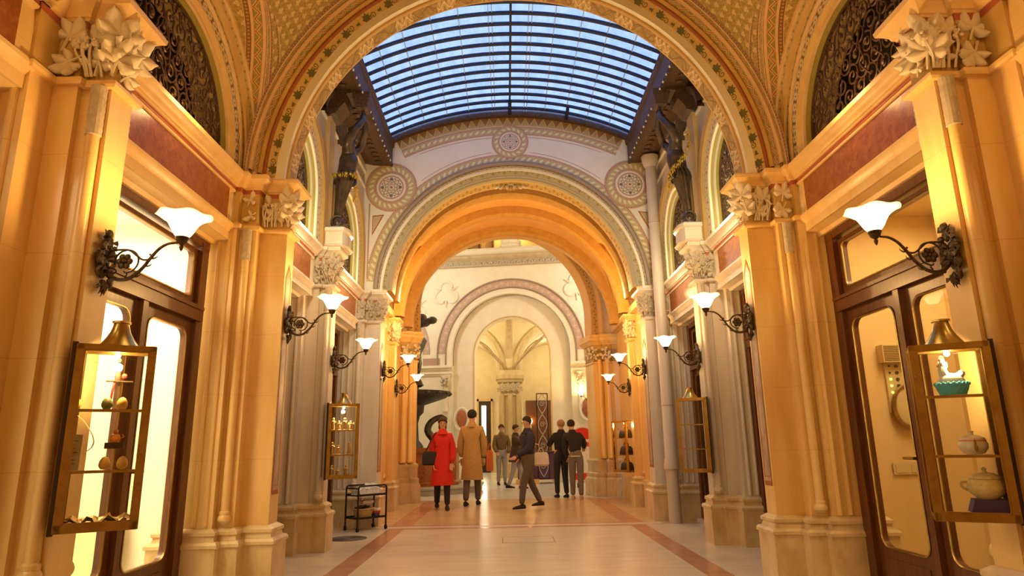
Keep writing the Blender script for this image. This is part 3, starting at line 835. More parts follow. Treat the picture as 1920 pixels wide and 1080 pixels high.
# ---- shop rooms behind the glass
def room(side, y0, y1, depth, mat, floor_mat='wall_white', z1=3.3):
    s = SIDES[side]; a0, a1 = 3.03, 3.03 + depth; w = WALLS[side]
    b = MB(); P = lambda a, y, z: (s * a, y, z)
    b.face([P(a1, y0, 0), P(a1, y1, 0), P(a1, y1, z1), P(a1, y0, z1)]); b.face([P(a0, y0, 0), P(a1, y0, 0), P(a1, y0, z1), P(a0, y0, z1)]); b.face([P(a0, y1, 0), P(a1, y1, 0), P(a1, y1, z1), P(a0, y1, z1)])
    b.face([P(a0, y0, z1), P(a1, y0, z1), P(a1, y1, z1), P(a0, y1, z1)])
    b.build('shop_wall', mat, w, 0)
    b = MB(); b.face([P(a0, y0, .004), P(a1, y0, .004), P(a1, y1, .004), P(a0, y1, .004)]); b.build('shop_floor', floor_mat, w, 0)
room('left', B1[0], B1[1] + .3, 1.5, 'wall_white'); room('left', B0[0], B0[1], 1.5, 'wall_white')
room('right', B1[0], B1[1] + .3, 1.0, 'wall_yellow', 'wall_yellow'); room('right', B0[0], B0[1], .8, 'wall_yellow', 'wall_yellow')
for side in SIDES:
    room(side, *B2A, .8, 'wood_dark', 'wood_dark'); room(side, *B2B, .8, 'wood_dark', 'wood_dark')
# ------------------------------------------------------------------ great arch
def vine_leaf(u, v, size, kind=0):
    """outline of a painted vine leaf in (along, across) coordinates"""
    if kind: P = [(-.9, 0), (-.3, .5), (-.1, .2), (.5, .75), (.45, .1), (.9, 0), (.45, -.1), (.5, -.75), (-.1, -.2), (-.3, -.5)]
    else: P = [(-1, 0), (-.55, .35), (-.75, .85), (-.2, .6), (.1, 1.1), (.35, .5), (.85, .65), (.6, .2), (1.2, 0), (.6, -.2), (.85, -.65), (.35, -.5), (.1, -1.1), (-.2, -.6), (-.75, -.85), (-.55, -.35)]
    return [(u + x * size, v + y * size) for x, y in P]

def great_arch(name, label, R, y_far, mats, zc=ZC, c=0, lz=ZS):
    t = thing(name, label, 'arch', (c, y_far, lz))
    y = y_far; A = (-88, 88)
    def part(nm, prof, m, n=64):
        b = MB(); b.arc(prof, zc, n, c, 'x', A); return b.build(nm, m, t, 40)
    part('fret_band', [(R, y), (R + .004, y - .20)], mats[0])
    part('roll_mouldings', [(R + .004, y - .20), (R + .006, y - .225), (R + .022, y - .235), (R + .03, y - .225), (R + .036, y - .24), (R + .05, y - .255), (R + .066, y - .25), (R + .072, y - .262), (R + .085, y - .27)], mats[1])
    vb = part('vine_band', [(R + .085, y - .27), (R + .17, y - .35)], mats[2])
    part('red_moulding', [(R + .17, y - .35), (R + .174, y - .372), (R + .186, y - .38), (R + .198, y - .372), (R + .20, y - .375)], mats[3])
    part('gold_band', [(R + .20, y - .375), (R + .205, y - .395), (R + .222, y - .41), (R + .235, y - .405)], mats[4])
    part('zigzag_band', [(R + .235, y - .405), (R + .262, y - .46)], mats[5])
    part('outer_rib', [(R + .262, y - .46), (R + .262, y - .485), (R + .275, y - .50), (R + .292, y - .495), (R + .30, y - .46)], mats[6])
    # painted vine along the band
    b = MB(); r0, y0 = R + .085, y - .27; L = math.hypot(.085, .08); nrm = (-.08 / L * .0025, -.085 / L * .0025)
    def pt(u, v, k=1):
        th = -PI / 2 + u / (R + .15); r = r0 + .085 * v + nrm[0] * k; return (c + r * math.sin(th), y0 - .08 * v + nrm[1] * k, zc + r * math.cos(th))
    u = .16; total = PI * (R + .15); k = 0
    while u < total - .1:
        big = k % 2 == 0
        P = vine_leaf(u, .5 * L, .054 if big else .034, 0 if big else 1)
        cx = (u, .5 * L)
        for i in range(len(P)):
            p, q = P[i], P[(i + 1) % len(P)]; b.face([pt(cx[0], cx[1] / L, 1), pt(p[0], p[1] / L, 1), pt(q[0], q[1] / L, 1)])
        sp = spiral((u + (.085 if big else .075), (.62 if k % 4 < 2 else .38) * L), .036, .007, 2.6 if k % 4 < 2 else 3.6, 1.3 if k % 4 < 2 else -1.3, 16) if big else []
        if sp:
            for i in range(len(sp) - 1):
                (x0, v0), (x1, v1) = sp[i], sp[i + 1]; d = Vector((v0 - v1, x1 - x0)).normalized() * .0042
                b.face([pt(x0 - d.x, (v0 - d.y) / L), pt(x0 + d.x, (v0 + d.y) / L), pt(x1 + d.x, (v1 + d.y) / L), pt(x1 - d.x, (v1 - d.y) / L)])
        u += .17 if big else .11; k += 1
    b.build('painted_vine', 'leaf_green', vb, 0, recalc=False)
    return t
great_arch('great_arch', 'broad gilded arch painted with vine leaves, framing the view of the skylight', 2.27, 6.29, ['fret', 'gold_mid', 'gold_ground', 'red_mould', 'gold_mid', 'zigzag', 'salmon'])
b = MB(); b.arch_plate(0, ZC, 2.29, [(-3.05, ZC), (-3.05, 7.4), (3.05, 7.4), (3.05, ZC)], 6.0, 6.28, 'x', 48); b.build('wall_arch', 'plaster_cream', None, 0)['kind'] = 'structure'

# ------------------------------------------------------------------ groined vaults
def groin_vault(name, R, zc, y0, y1, cents, rc, zcc, aw, z_lo, mat_main, mat_side, border=None, sides=(-1, 1), arch_edge=None, side_border=None):
    v = struct(name)
    n = 40
    def half(z):
        return math.sqrt(max(0, rc * rc - max(0, z - zcc) ** 2)) if z < zcc + rc else 0
    th_lo = math.acos(min(1, (z_lo - zc) / R)); th_c = math.acos(min(1, (zcc + rc - zc) / R)) if zcc + rc < zc + R else 0
    tb = math.acos(min(1, (zcc + rc * .985 - zc) / R)); main = MB()
    # upper cap
    ths = [-th_c + 2 * th_c * i / n for i in range(n + 1)]
    if th_c > 0:
        ys = [y0 + (y1 - y0) * j / 8 for j in range(9)]
        main.grid([[(R * math.sin(t), y, zc + R * math.cos(t)) for y in ys] for t in ths], uvs=[[(y, R * t + 50) for y in ys] for t in ths])
    edges = []
    for s in sides:
        ths = [s * (th_c + (th_lo - th_c) * i / n) for i in range(n + 1)]
        lines = []
        segs = [y0] + sorted(cents) + [y1]
        for k in range(len(cents) + 1):
            rows = []; uv = []
            for t in ths:
                z = zc + R * math.cos(t); h = half(z)
                a = y0 if k == 0 else cents[k - 1] + h; e = y1 if k == len(cents) else cents[k] - h
                if e < a: e = a
                q = [a + (e - a) * j / 4 for j in range(5)]
                rows.append([(R * math.sin(t), y, z) for y in q]); uv.append([(y, R * t + 50) for y in q])
            main.grid(rows, uvs=uv)
        # side webs
        for cy in cents:
            for (w0, w1, bm_, nm) in (side_border or []):
                A = []; B_ = []
                for i in range(49):
                    ph = -PI / 2 + PI * i / 48; r2 = rc - .004; y = cy + r2 * math.sin(ph); z = zcc + r2 * math.cos(ph); xg = math.sqrt(max(0, R * R - (z - zc) ** 2))
                    A.append((s * min(aw, xg + w0), y, z)); B_.append((s * min(aw, xg + w1), y, z))
                sb = MB(); sb.strip(A, B_); sb.build(nm, bm_, v, 60)
            sd = MB(); m = 36; rows = []; uv = []
            for i in range(m + 1):
                ph = -PI / 2 + PI * i / m; y = cy + rc * math.sin(ph); z = zcc + rc * math.cos(ph)
                xg = math.sqrt(max(0, R * R - (z - zc) ** 2)); q = [aw + (xg - aw) * j / 3 for j in range(4)]
                rows.append([(s * a, y, z) for a in q]); uv.append([(rc * ph + 50, a) for a in q])
            sd.grid(rows, uvs=uv); sd.build('side_web', mat_side, v, 60)
            if border:
                for (w0, w1, bm_, nm) in border:
                    # strips just inside the groin, on the main web, both flanks of the lunette
                    for q in (-1, 1):
                        A = []; B_ = []
                        for i in range(n + 1):
                            t = s * (tb + (th_lo - tb) * i / n); z = zc + (R - .004) * math.cos(t); h = half(zc + R * math.cos(t)); 
                            A.append(((R - .004) * math.sin(t), cy + q * (h + w0), z)); B_.append(((R - .004) * math.sin(t), cy + q * (h + w1), z))
                        sb = MB(); sb.strip(A, B_); sb.build(nm, bm_, v, 60)
    if arch_edge:
        for (w0, w1, bm_, nm) in arch_edge:
            sb = MB(); P = [(((R - .005) * math.sin(t), zc + (R - .005) * math.cos(t))) for t in [-th_lo + 2 * th_lo * i / 64 for i in range(65)]]
            sb.strip([(x, y1 - w0, z) for x, z in P], [(x, y1 - w1, z) for x, z in P]); sb.build(nm, bm_, v, 60)
    main.build('main_web', mat_main, v, 60)
    return v
groin_vault('ceiling', 2.565, ZC, .3, 5.84, [2.1, 4.66], 1.22, 3.83, 2.68, 3.74, 'clover', 'clover',
            [(.0, .02, 'salmon', 'groin_line'), (.02, .09, 'zigzag', 'groin_zigzag'), (.09, .105, 'salmon', 'groin_line'), (.105, .16, 'dotted', 'groin_border'), (.30, .34, 'dotted', 'inner_border'), (.34, .36, 'salmon', 'inner_line')], side_border=[(0, .03, 'salmon', 'web_line'), (.03, .11, 'zigzag', 'web_zigzag'), (.11, .13, 'salmon', 'web_line'), (.13, .19, 'dotted', 'web_border')], arch_edge=[(0, .02, 'red_mould', 'edge_line'), (.02, .09, 'zigzag', 'edge_zigzag'), (.09, .105, 'salmon', 'edge_line'), (.105, .155, 'dotted', 'edge_border')])
# rear of the passage, behind the camera
b = MB(); b.box(-3.05, 3.05, -3.1, -3, 0, 6.4); b.build('wall_rear', 'stone', None, 0)['kind'] = 'structure'
b = MB(); b.arc([(2.565, -3), (2.565, .3)], ZC, 40); b.build('ceiling_rear', 'ochre', None, 60)['kind'] = 'structure'
# blind over the first bay (keeps the roof closed)
b = MB(); b.box(-3.4, 3.4, -3, 6.1, 6.45, 6.5); b.build('roof', 'void', None, 0)['kind'] = 'structure'
for s in (-1, 1):
    b = MB(); b.box(min(s * 3.05, s * 3.4), max(s * 3.05, s * 3.4), -3, 10.9, ZS - .05, 7.4); b.build('wall_upper', 'void', None, 0)['kind'] = 'structure'

# ------------------------------------------------------------------ skylight
RS, ZT = 4.74, 6.98
zsk = lambda x: ZT - RS + math.sqrt(RS * RS - x * x)
sky = thing('skylight', 'curved blue glazed skylight with dark iron bars over the second bay', 'skylight', (0, 8.4, 6.4))
bars = [6.44 + .238 * i for i in range(19)]
XS = [-2.1 + 4.2 * i / 28 for i in range(29)]
for i, y in enumerate(bars):
    if y > 10.66: break
    b = MB(); rows = []
    for x in XS:
        z = zsk(x); rows.append([(x, y - .022, z - .022), (x, y + .022, z - .022), (x, y + .022, z + .018), (x, y - .022, z + .018)])
    b.grid(rows, True, cap=True); b.build('glazing_bar', 'skylight_iron', sky, 30)
    b = MB(); y1 = min(y + .238, 10.7); b.grid([[(x, y + .022, zsk(x)), (x, y1 - .022, zsk(x) + .01)] for x in XS]); b.build('glass_row', 'glass_roof', sky, 60)
b = MB(); b.box(-.016, .016, 6.3, 10.62, ZT - .03, ZT + .01); b.box(-.03, .03, 10.2, 10.62, ZT - .05, ZT); b.build('ridge_bar', 'skylight_iron', sky, 0)
b = MB(); b.box(.98, 1.03, 10.3, 10.62, zsk(1) - .06, zsk(1)); b.build('stub_bar', 'skylight_iron', sky, 0)
b = MB()
for x in (-1.85, -1.5, -1.1, -.72, -.31, -.26, .25, .30, .62, .99, 1.36, 1.74): b.box(x - .006, x + .006, 6.3, 10.65, zsk(x) - .004, zsk(x) + .016)
b.build('pane_joint', 'joint_blue', sky, 0)
b = MB(); rows = []
for x in XS: z = zsk(x); rows.append([(x, 10.62, z - .07), (x, 10.72, z - .07), (x, 10.72, z + .05), (x, 10.62, z + .05)])
b.grid(rows, True, cap=True); b.build('end_rib', 'wood_carved', sky, 30)
# carved eaves
for side, s in SIDES.items():
    e = thing('carved_eave', 'dark carved timber eave held up by the statue with %s' % ('waist garland' if s < 0 else 'trailing garland'), 'eave', (s * 2.3, 8.4, 6.0))
    b = MB(); b.grid([[(s * a, y, z) for a, z in ((2.58, 6.06), (2.42, 6.02), (2.12, 6.0), (2.09, 6.01))] for y in (6.28, 10.72)]); b.build('soffit', 'wood_carved', e, 30)
    b = MB(); b.grid([[(s * a, y, z) for a, z in ((2.12, 5.99), (2.08, 5.985), (2.07, 6.03), (2.085, 6.05), (2.085, 6.34), (2.06, 6.36), (2.05, 6.42), (2.08, 6.46), (2.2, 6.5), (3.1, 6.9))] for y in (6.28, 10.72)]); b.build('fascia', 'wood_carved', e, 30)
    b = MB(); b.ball((0, 0, 0), .035, 7, 5, (1.8, 1.3, .5)); o = b.build('carved_rosette', 'wood_carved', e, 40, local=True); o.location = (0, 6.4 - 8.4, 0)
    for k in range(1, 26): q = o.copy(); COL.objects.link(q); q.parent = e; q.location = (0, 6.4 + k * .165 - 8.4, 0)
    b = MB()
    for y0, y1 in ((YM - .17, YM + .17),):
        b.grid([[(s * a, y, z) for a, z in ((2.56, 5.62), (2.42, 5.66), (2.36, 5.76), (2.30, 5.82), (2.28, 5.95), (2.16, 5.97), (2.16, 6.02), (2.56, 6.06))] for y in (y0, y1)], cap=False)
        b.face([(s * a, y0, z) for a, z in ((2.56, 5.62), (2.42, 5.66), (2.36, 5.76), (2.30, 5.82), (2.28, 5.95), (2.16, 5.97), (2.16, 6.02), (2.56, 6.06))])
    b.build('bracket', 'wood_carved', e, 30)
    b = MB(); b.arc([(.52, s * 2.55), (.52, s * 2.44), (.62, s * 2.42), (.66, s * 2.55)], 5.38, 20, YM, 'y', (-75, 75)); b.build('hood_moulding', 'wood_carved', e, 40)
    lt = thing('light_chain', 'chain of small white bulbs along the eave above the %s' % ('waist garlanded statue' if s < 0 else 'statue with trailing garland'), 'light chain', (s * 2.06, 8.4, 6.0))
    b = MB(); b.tube([(s * 2.062, 6.4 + k * .3, 5.985 - .01 * (k % 2)) for k in range(14)], .004, 4); b.build('cable', 'black_metal', lt)
    me = None
    for k in range(22):
        if me is None:
            b = MB(); b.lathe([(.001, -.035), (.012, -.03), (.014, -.012), (.008, 0)], (0, 0, 0), 6); o = b.build('bulb', 'ceramic_white', lt, local=True); me = o.data
        else: o = bpy.data.objects.new('bulb', me); COL.objects.link(o); o.parent = lt
        o.location = (0, 6.5 + k * .185 - 8.4, -.02)

# ------------------------------------------------------------------ end wall of the second bay
W2 = struct('wall_end')
top = [(x, zsk(x) - .05) for x in XS]
b = MB(); b.arch_plate(0, ZC, 2.2, [(-3.05, ZC), (-3.05, 6.35)] + top + [(3.05, 6.35), (3.05, ZC)], 10.72, 11.1, 'x', 48); b.build('spandrel', 'plaster_white', W2, 0)
def deco(nm, r0, r1, zc, m, a=(-90, 90), c=0, k=1, n=64):
    b = MB(); b.ring(r0, r1, zc, 10.72 - .003 * k, a, n, c); b.build(nm, m, W2, 0)
zk = ZT - RS; AT = (-25.5, 25.5)
deco('triangle_band', 4.50, 4.68, zk, 'triangles', AT); deco('dotted_line', 4.47, 4.495, zk, 'red_dots', AT); deco('vine_band', 4.36, 4.468, zk, 'vine', AT); deco('dotted_line', 4.335, 4.36, zk, 'red_dots', AT)
deco('red_line', 4.29, 4.296, zk, 'red_line', (-22, -3.4)); deco('red_line', 4.29, 4.296, zk, 'red_line', (3.4, 22))
deco('dotted_line', 2.315, 2.345, ZC, 'red_dots', (-86, 86)); deco('vine_band', 2.345, 2.48, ZC, 'vine', (-85, 85)); deco('dotted_line', 2.48, 2.505, ZC, 'red_dots', (-78, 78))
deco('red_line', 2.55, 2.556, ZC, 'red_line', (-38, -7.5)); deco('red_line', 2.55, 2.556, ZC, 'red_line', (7.5, 38))
def roundel(x, z, r):
    k = r / .17
    def disc(nm, r0, r1, m, lay):
        b = MB(); N = 40
        for i in range(N):
            t0, t1 = 2 * PI * i / N, 2 * PI * (i + 1) / N
            P = [(r0, t0), (r1, t0), (r1, t1), (r0, t1)]
            if r0 == 0: P = P[1:] ; P = [(0, 0)] + P[:2]
            if m == 'rosette': uv = [(q / r1 * math.cos(t), q / r1 * math.sin(t)) for q, t in P]
            else: uv = [(r1 * t, 0 if q == r0 else 1) for q, t in P]
            b.face([(x + q * math.cos(t), 10.72 - .003 * lay, z + q * math.sin(t)) for q, t in P], uv)
        b.build(nm, m, W2, 0, recalc=False)
    disc('roundel_vine', 0.195 * k, .30 * k, 'vine', 2); disc('roundel_dots', .30 * k, .325 * k, 'red_dots', 3); disc('roundel_dots', .185 * k, .21 * k, 'red_dots', 3); disc('roundel_ring', .16 * k, .19 * k, 'plaster_white', 2); disc('roundel_rosette', 0, .165 * k, 'rosette', 3)
roundel(0, 6.44, .17); roundel(-2.09, 5.60, .235); roundel(2.09, 5.60, .235)
for s in (-1, 1):
    b = MB(); b.strip([(s * 2.47, 10.714, 3.95), (s * 2.47, 10.714, 5.3)], [(s * 2.445, 10.714, 3.95), (s * 2.445, 10.714, 5.3)]); b.build('dotted_line', 'red_dots', W2, 0)
    b = MB(); b.face([(s * 2.40, 10.714, 5.08), (s * 2.40, 10.714, 4.72), (s * 2.2, 10.714, 5.10)]); b.build('corner_triangle', 'red_line', W2, 0)
    b = MB(); b.face([(s * 2.39, 10.711, 5.06), (s * 2.39, 10.711, 4.77), (s * 2.235, 10.711, 5.08)]); b.build('corner_field', 'vine', W2, 0)
t = thing('painted_arch', 'olive painted arch under the white roundel wall, opening to the orange vault', 'arch', (0, 10.6, ZS))
for nm, prof, m in (('hood', [(2.35, 10.72), (2.345, 10.67), (2.32, 10.655), (2.28, 10.67), (2.275, 10.70)], 'grey_violet'), ('outer_roll', [(2.275, 10.70), (2.265, 10.685), (2.25, 10.69), (2.24, 10.72)], 'scroll_stone'), ('vine_band', [(2.24, 10.72), (2.135, 10.80)], 'scroll_olive'),
                    ('inner_rolls', [(2.135, 10.80), (2.125, 10.79), (2.11, 10.80), (2.10, 10.83), (2.085, 10.83), (2.07, 10.85), (2.065, 10.9)], 'olive_grey'), ('soffit', [(2.065, 10.9), (2.06, 10.92), (2.06, 11.2)], 'scroll_gold')):
    b = MB(); b.arc(prof, ZC, 64, 0, 'x', (-88, 88)); b.build(nm, m, t, 40)
# drainpipe
t = thing('drainpipe', 'tall plain stone-coloured drainpipe beside the empty brass case', 'drainpipe', (2.40, 10.42, 0))
b = MB(); b.lathe([(.095, 0), (.095, .78), (.115, .79), (.115, .86), (.105, .88), (.105, .93), (.092, .95), (.092, 5.78)], (2.40, 10.42, 0), 18); b.build('pipe', 'drain_pipe', t, 40)
b = MB()
for z in (1.75, 2.75, 3.75, 4.75): b.lathe([(.094, z), (.097, z + .004), (.097, z + .02), (.094, z + .024)], (2.40, 10.42, 0), 18)
b.build('pipe_collar', 'drain_pipe', t, 40)
b = MB(); b.lathe([(.092, 5.78), (.12, 5.82), (.14, 5.9), (.15, 5.98)], (2.40, 10.42, 0), 18); b.build('funnel', 'drain_pipe', t, 40)

# ------------------------------------------------------------------ third bay
for side, s in SIDES.items():
    w = WALLS[side]
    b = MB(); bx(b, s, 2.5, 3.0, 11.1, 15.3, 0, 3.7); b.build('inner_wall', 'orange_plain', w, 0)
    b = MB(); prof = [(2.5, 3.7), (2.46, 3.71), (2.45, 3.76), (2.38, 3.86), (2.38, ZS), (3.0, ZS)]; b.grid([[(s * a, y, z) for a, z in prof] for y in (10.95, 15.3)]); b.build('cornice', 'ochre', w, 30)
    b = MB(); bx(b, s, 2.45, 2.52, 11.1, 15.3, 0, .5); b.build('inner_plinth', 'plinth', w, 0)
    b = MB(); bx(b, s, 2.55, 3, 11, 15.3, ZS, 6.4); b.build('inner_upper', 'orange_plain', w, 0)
    for r0, r1, m in ((1.0, 1.08, 'ochre'), (1.08, 1.2, 'scroll_gold'), (1.2, 1.28, 'ochre')):
        b = MB(); b.arc([(r0, 2.54), (r0, 2.5), (r1, 2.5), (r1, 2.54)], ZS + .05, 30, 12.9, 'y', flip=s); b.build('lunette_band', m, w, 40)
    pier(side, 13.2, 2.36, 'slim orange-lit pier in the vaulted bay, carrying two bracket lamps %s' % ('above the trolley' if s < 0 else 'above the case of handbags'), [(2.44, .05), (2.52, .06)], .11, mat='stone', cap=True, seed=12 + s)
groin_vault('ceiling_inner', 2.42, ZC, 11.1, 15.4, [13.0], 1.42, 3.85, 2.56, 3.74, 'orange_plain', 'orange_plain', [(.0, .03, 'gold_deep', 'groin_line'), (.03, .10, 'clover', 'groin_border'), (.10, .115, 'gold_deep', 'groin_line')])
b = MB(); b.box(-3.4, 3.4, 11.0, 15.2, 6.6, 6.65); b.build('roof', 'void', None, 0)['kind'] = 'structure'
b = MB(); b.arch_plate(0, ZC, 2.3, [(-3.3, ZC), (-3.3, 6.7), (3.3, 6.7), (3.3, ZC)], 11.08, 11.22, 'x', 40); b.build('wall_arch', 'void', None, 0)['kind'] = 'structure'
for y, r, m, lb in ((11.75, 2.07, 'gold_deep', 'orange moulded vault rib directly behind the painted arch and its boss'), (13.2, 2.2, 'gold_deep', 'orange moulded vault rib in the middle of the inner vault'), (14.45, 2.2, 'gold_deep', 'orange moulded vault rib closest to the court arch')):
    t = thing('vault_rib', lb, 'rib', (0, y, ZS), group='inner vault ribs')
    b = MB(); b.arc([(r + .22, y - .12), (r + .06, y - .12), (r + .02, y - .07), (r, y), (r + .02, y + .07), (r + .06, y + .12), (r + .22, y + .12)], ZC, 60, 0, 'x', (-88, 88)); b.build('rib', m, t, 50)
t = thing('carved_boss', 'carved leafy boss at the crown of the painted arch', 'boss', (0, 11.1, 5.72))
b = MB(); b.ball((0, 11.1, 5.76), .09, 10, 6, (1.5, .7, .8)); 
for k in range(7): b.ball((.055 * (k - 3), 11.04, 5.74 - .05 * math.cos((k - 3) * .5)), .04, 7, 5, (1, .8, 1.2))
b.build('core', 'gold_deep', t, 40)
for k in range(6):
    place_leaf(LEAF_SMALL, t, ((k - 2.5) * .085, 11.02, 5.77 - .02 * abs(k - 2.5)), (0, -1, 0), (k - 2.5) * -.5 + PI, .8).data = LEAF_SMALL

# ------------------------------------------------------------------ far arch, set askew, then the court
def place(o, loc, rz):
    o.location = loc; o.rotation_euler = (0, 0, rz)
RA = math.radians(11)
g = struct('wall_court_entry', (-.06, 15.35, 0)); g.rotation_euler = (0, 0, RA); WL[g.name] = Vector((0, 0, 0))
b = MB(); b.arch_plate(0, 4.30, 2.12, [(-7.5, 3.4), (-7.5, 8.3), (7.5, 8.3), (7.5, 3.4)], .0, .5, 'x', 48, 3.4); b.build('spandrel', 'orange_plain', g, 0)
b = MB(); b.box(-7.5, -2.9, .0, .5, 0, 3.6); b.box(2.95, 7.5, .0, .5, 0, 3.6); b.build('flank', 'stone', g, 0)
t = thing('inner_arch', 'orange moulded round arch framing the white court beyond', 'arch', (-.06, 15.35, 3.9)); t.rotation_euler = (0, 0, RA); WL[t.name] = Vector((0, 0, 3.9))
for nm, prof, m in (('outer_moulding', [(2.40, .0), (2.39, -.05), (2.36, -.06), (2.33, -.04)], 'gold_deep'), ('flat_band', [(2.33, -.04), (2.22, -.03)], 'orange_plain'), ('scroll_band', [(2.22, -.05), (2.20, -.06), (2.11, -.0)], 'scroll_amber'), ('inner_roll', [(2.11, 0), (2.09, -.01), (2.075, .01), (2.075, .05)], 'gold_deep'), ('soffit', [(2.075, .05), (2.07, .08), (2.06, .5)], 'orange_plain')):
    b = MB(); b.arc(prof, 4.30, 60, 0, 'x', leg=3.7); b.build(nm, m, t, 40)
def court_pier(x0, x1, label, seed):
    t = thing('stone_pier', label, 'pillar', (-.06, 15.35, 0)); t.rotation_euler = (0, 0, RA); WL[t.name] = Vector((0, 0, 0))
    s = -1 if x0 < 0 else 1; a0, a1 = min(abs(x0), abs(x1)), max(abs(x0), abs(x1))
    pl = [(s * a0, -.02), (s * (a0 + .22), -.02), (s * (a0 + .22), -.12), (s * (a0 + .42), -.12), (s * (a0 + .42), -.2), (s * a1, -.2), (s * a1, .62), (s * a0, .62)]
    b = MB(); b.plan(pl, [(0, .10), (.36, .10), (.38, .09), (.42, .06), (.44, .07), (.50, .07), (.53, .04), (.72, .035), (.75, .05), (.8, .05), (.84, .0)]); b.build('plinth', 'plinth', t, 30)
    b = MB(); b.plan(pl, [(.84, 0), (3.6, 0)]); b.build('shaft', 'stone', t, 30)
    b = MB(); b.lathe([(.07, .84), (.075, .87), (.055, .9), (.055, 3.15)], (s * (a0 + .3), -.14, 0), 14); b.lathe([(.07, .84), (.075, .87), (.055, .9), (.055, 3.15)], (s * (a0 + .14), -.04, 0), 14); b.build('colonette', 'stone', t, 40)
    b = MB(); b.plan(pl, [(3.06, .0), (3.06, .03), (3.09, .03), (3.1, 0)]); b.build('astragal', 'stone', t, 30)
    b = MB(); b.plan(pl, [(3.1, .0), (3.4, .0), (3.52, .02)]); b.build('capital', 'gold_plain', t, 30); cp = [c for c in t.children if c.name.startswith('capital')][0]
    for k, (q, z) in enumerate(((a0 + .26, 3.45), (a0 + .33, 3.32), (a0 + .20, 3.3), (a0 + .3, 3.22), (a0 + .02, 3.45), (a0 + .05, 3.3))):
        place_leaf(LEAF_SMALL, cp, (s * q, -.18 if k < 4 else -.06, z - .08), (0, -1, 0), (k * 1.7) % 3 - 1.4, 1.0)
    for k in range(4): place_leaf(LEAF_SMALL, cp, (s * (a0 - .03), .08 + .13 * k, 3.26 + .1 * (k % 2)), (-s, 0, 0), k * .9 - 1, 1.0)
    b = MB(); b.plan(pl, [(3.5, .04), (3.54, .06), (3.6, .12), (3.66, .13), (3.68, .10), (3.74, .11), (3.76, .07)]); b.build('abacus', 'stone', t, 30)
    return t
court_pier(-2.13, -3.05, 'orange-lit pier at the court entrance beside the fountain basin', 31)
court_pier(2.08, 3.15, 'thick orange-lit pier at the court entrance beside the case of handbags', 32)
# ------------------------------------------------------------------ court
b = MB(); b.box(-7, 7, 15.35, 31, -.2, -.002); b.build('floor', 'floor_court')['kind'] = 'structure'
b = MB(); b.box(-6.8, 6.0, 17, 24.5, 9.7, 9.8); b.grid([[(x, 15.5, 8.28), (x, 17.05, 9.72)] for x in (-8, 8)]); b.build('court_sky_block', 'plaster_white')['kind'] = 'structure'  # unseen opaque slab added to keep blue sky light out of the court
YF, RF = 22.0, math.radians(-8)
cw = struct('wall_court', (0.0, YF, 0)); cw.rotation_euler = (0, 0, RF); WL[cw.name] = Vector((0, 0, 0))
b = MB(); b.arch_plate(.03, 4.25, 2.02, [(-6.5, 0), (-6.5, 7.5), (5.5, 7.5), (5.5, 0)], 0, .4, 'x', 60, 0); b.build('facade', 'plaster_white', cw, 0)
b = MB(); b.arch_plate(.03, 4.2, 1.3, [(-2.1, 0), (-2.1, 6.4), (2.2, 6.4), (2.2, 0)], .3, .75, 'x', 60, 0); b.build('door_surround', 'plaster_white', cw, 0)
b = MB(); b.arc([(1.34, .3), (1.33, .28), (1.30, .28), (1.29, .3)], 4.2, 60, .03, leg=0); b.build('opening_bead', 'ochre', cw, 40)
b = MB(); b.ring(2.24, 2.5, 4.25, -.012, n=60, c=.03); b.build('pink_band', 'scroll_pink', cw, 0)
b = MB(); b.arc([(2.26, .0), (2.25, -.05), (2.22, -.05), (2.21, -.01)], 4.25, 60, .03, leg=3.8); b.arc([(2.5, 0), (2.5, -.05), (2.54, -.05), (2.54, 0)], 4.25, 60, .03, leg=3.8); b.build('arch_moulding', 'grey_violet', cw, 40)
b = MB(); b.arc([(2.21, -.01), (2.08, .14)], 4.25, 60, .03, leg=3.8); b.build('carved_band', 'scroll_dark', cw, 40)
b = MB(); b.arc([(2.08, .14), (2.06, .13), (2.02, .2), (2.02, .3)], 4.25, 60, .03, leg=3.8); b.build('inner_moulding', 'grey_violet', cw, 40)
for x0, x1 in ((-6.5, -1.98), (2.05, 5.5)):
    b = MB()
    for z0, z1, d in ((3.5, 3.56, .05), (3.56, 3.62, .1), (3.70, 3.76, .08), (3.76, 3.84, .14)): b.box(x0, x1, -d, .3, z0, z1)
    b.build('impost', 'plaster_white', cw, 30)
    b = MB(); b.box(x0, x1, -.05, 0, 0, .5); b.build('base_course', 'stone_grey', cw, 0)
    for k, x in enumerate((x0 + .3 if x0 > 0 else x1 - .22,)):
        b = MB(); b.lathe([(.09, 2.3), (.09, 3.05), (.1, 3.07), (.08, 3.1), (.1, 3.25), (.16, 3.45), (.17, 3.5)], (x, -.03, 0), 12); b.build('half_column', 'plaster_white', cw, 40)
        b = MB()
        for q in range(10): b.ball((x + .1 * math.cos(q * 2.4), -.12 - .03 * (q % 3), 3.15 + .032 * q), .05, 7, 5)
        b.build('small_capital', 'carved', cw, 40)
# second blind arch further left
for r0, r1, m, d in ((2.24, 2.5, 'scroll_pink', -.012), (2.06, 2.2, 'scroll_dark', -.006)):
    b = MB(); b.ring(r0, r1, 4.25, d, c=-5.25); b.build('pink_band', m, cw, 0)
b = MB(); b.box(-3.0, -2.4, -.012, -.004, 3.84, 4.1); b.build('pink_band', 'scroll_pink', cw, 0)
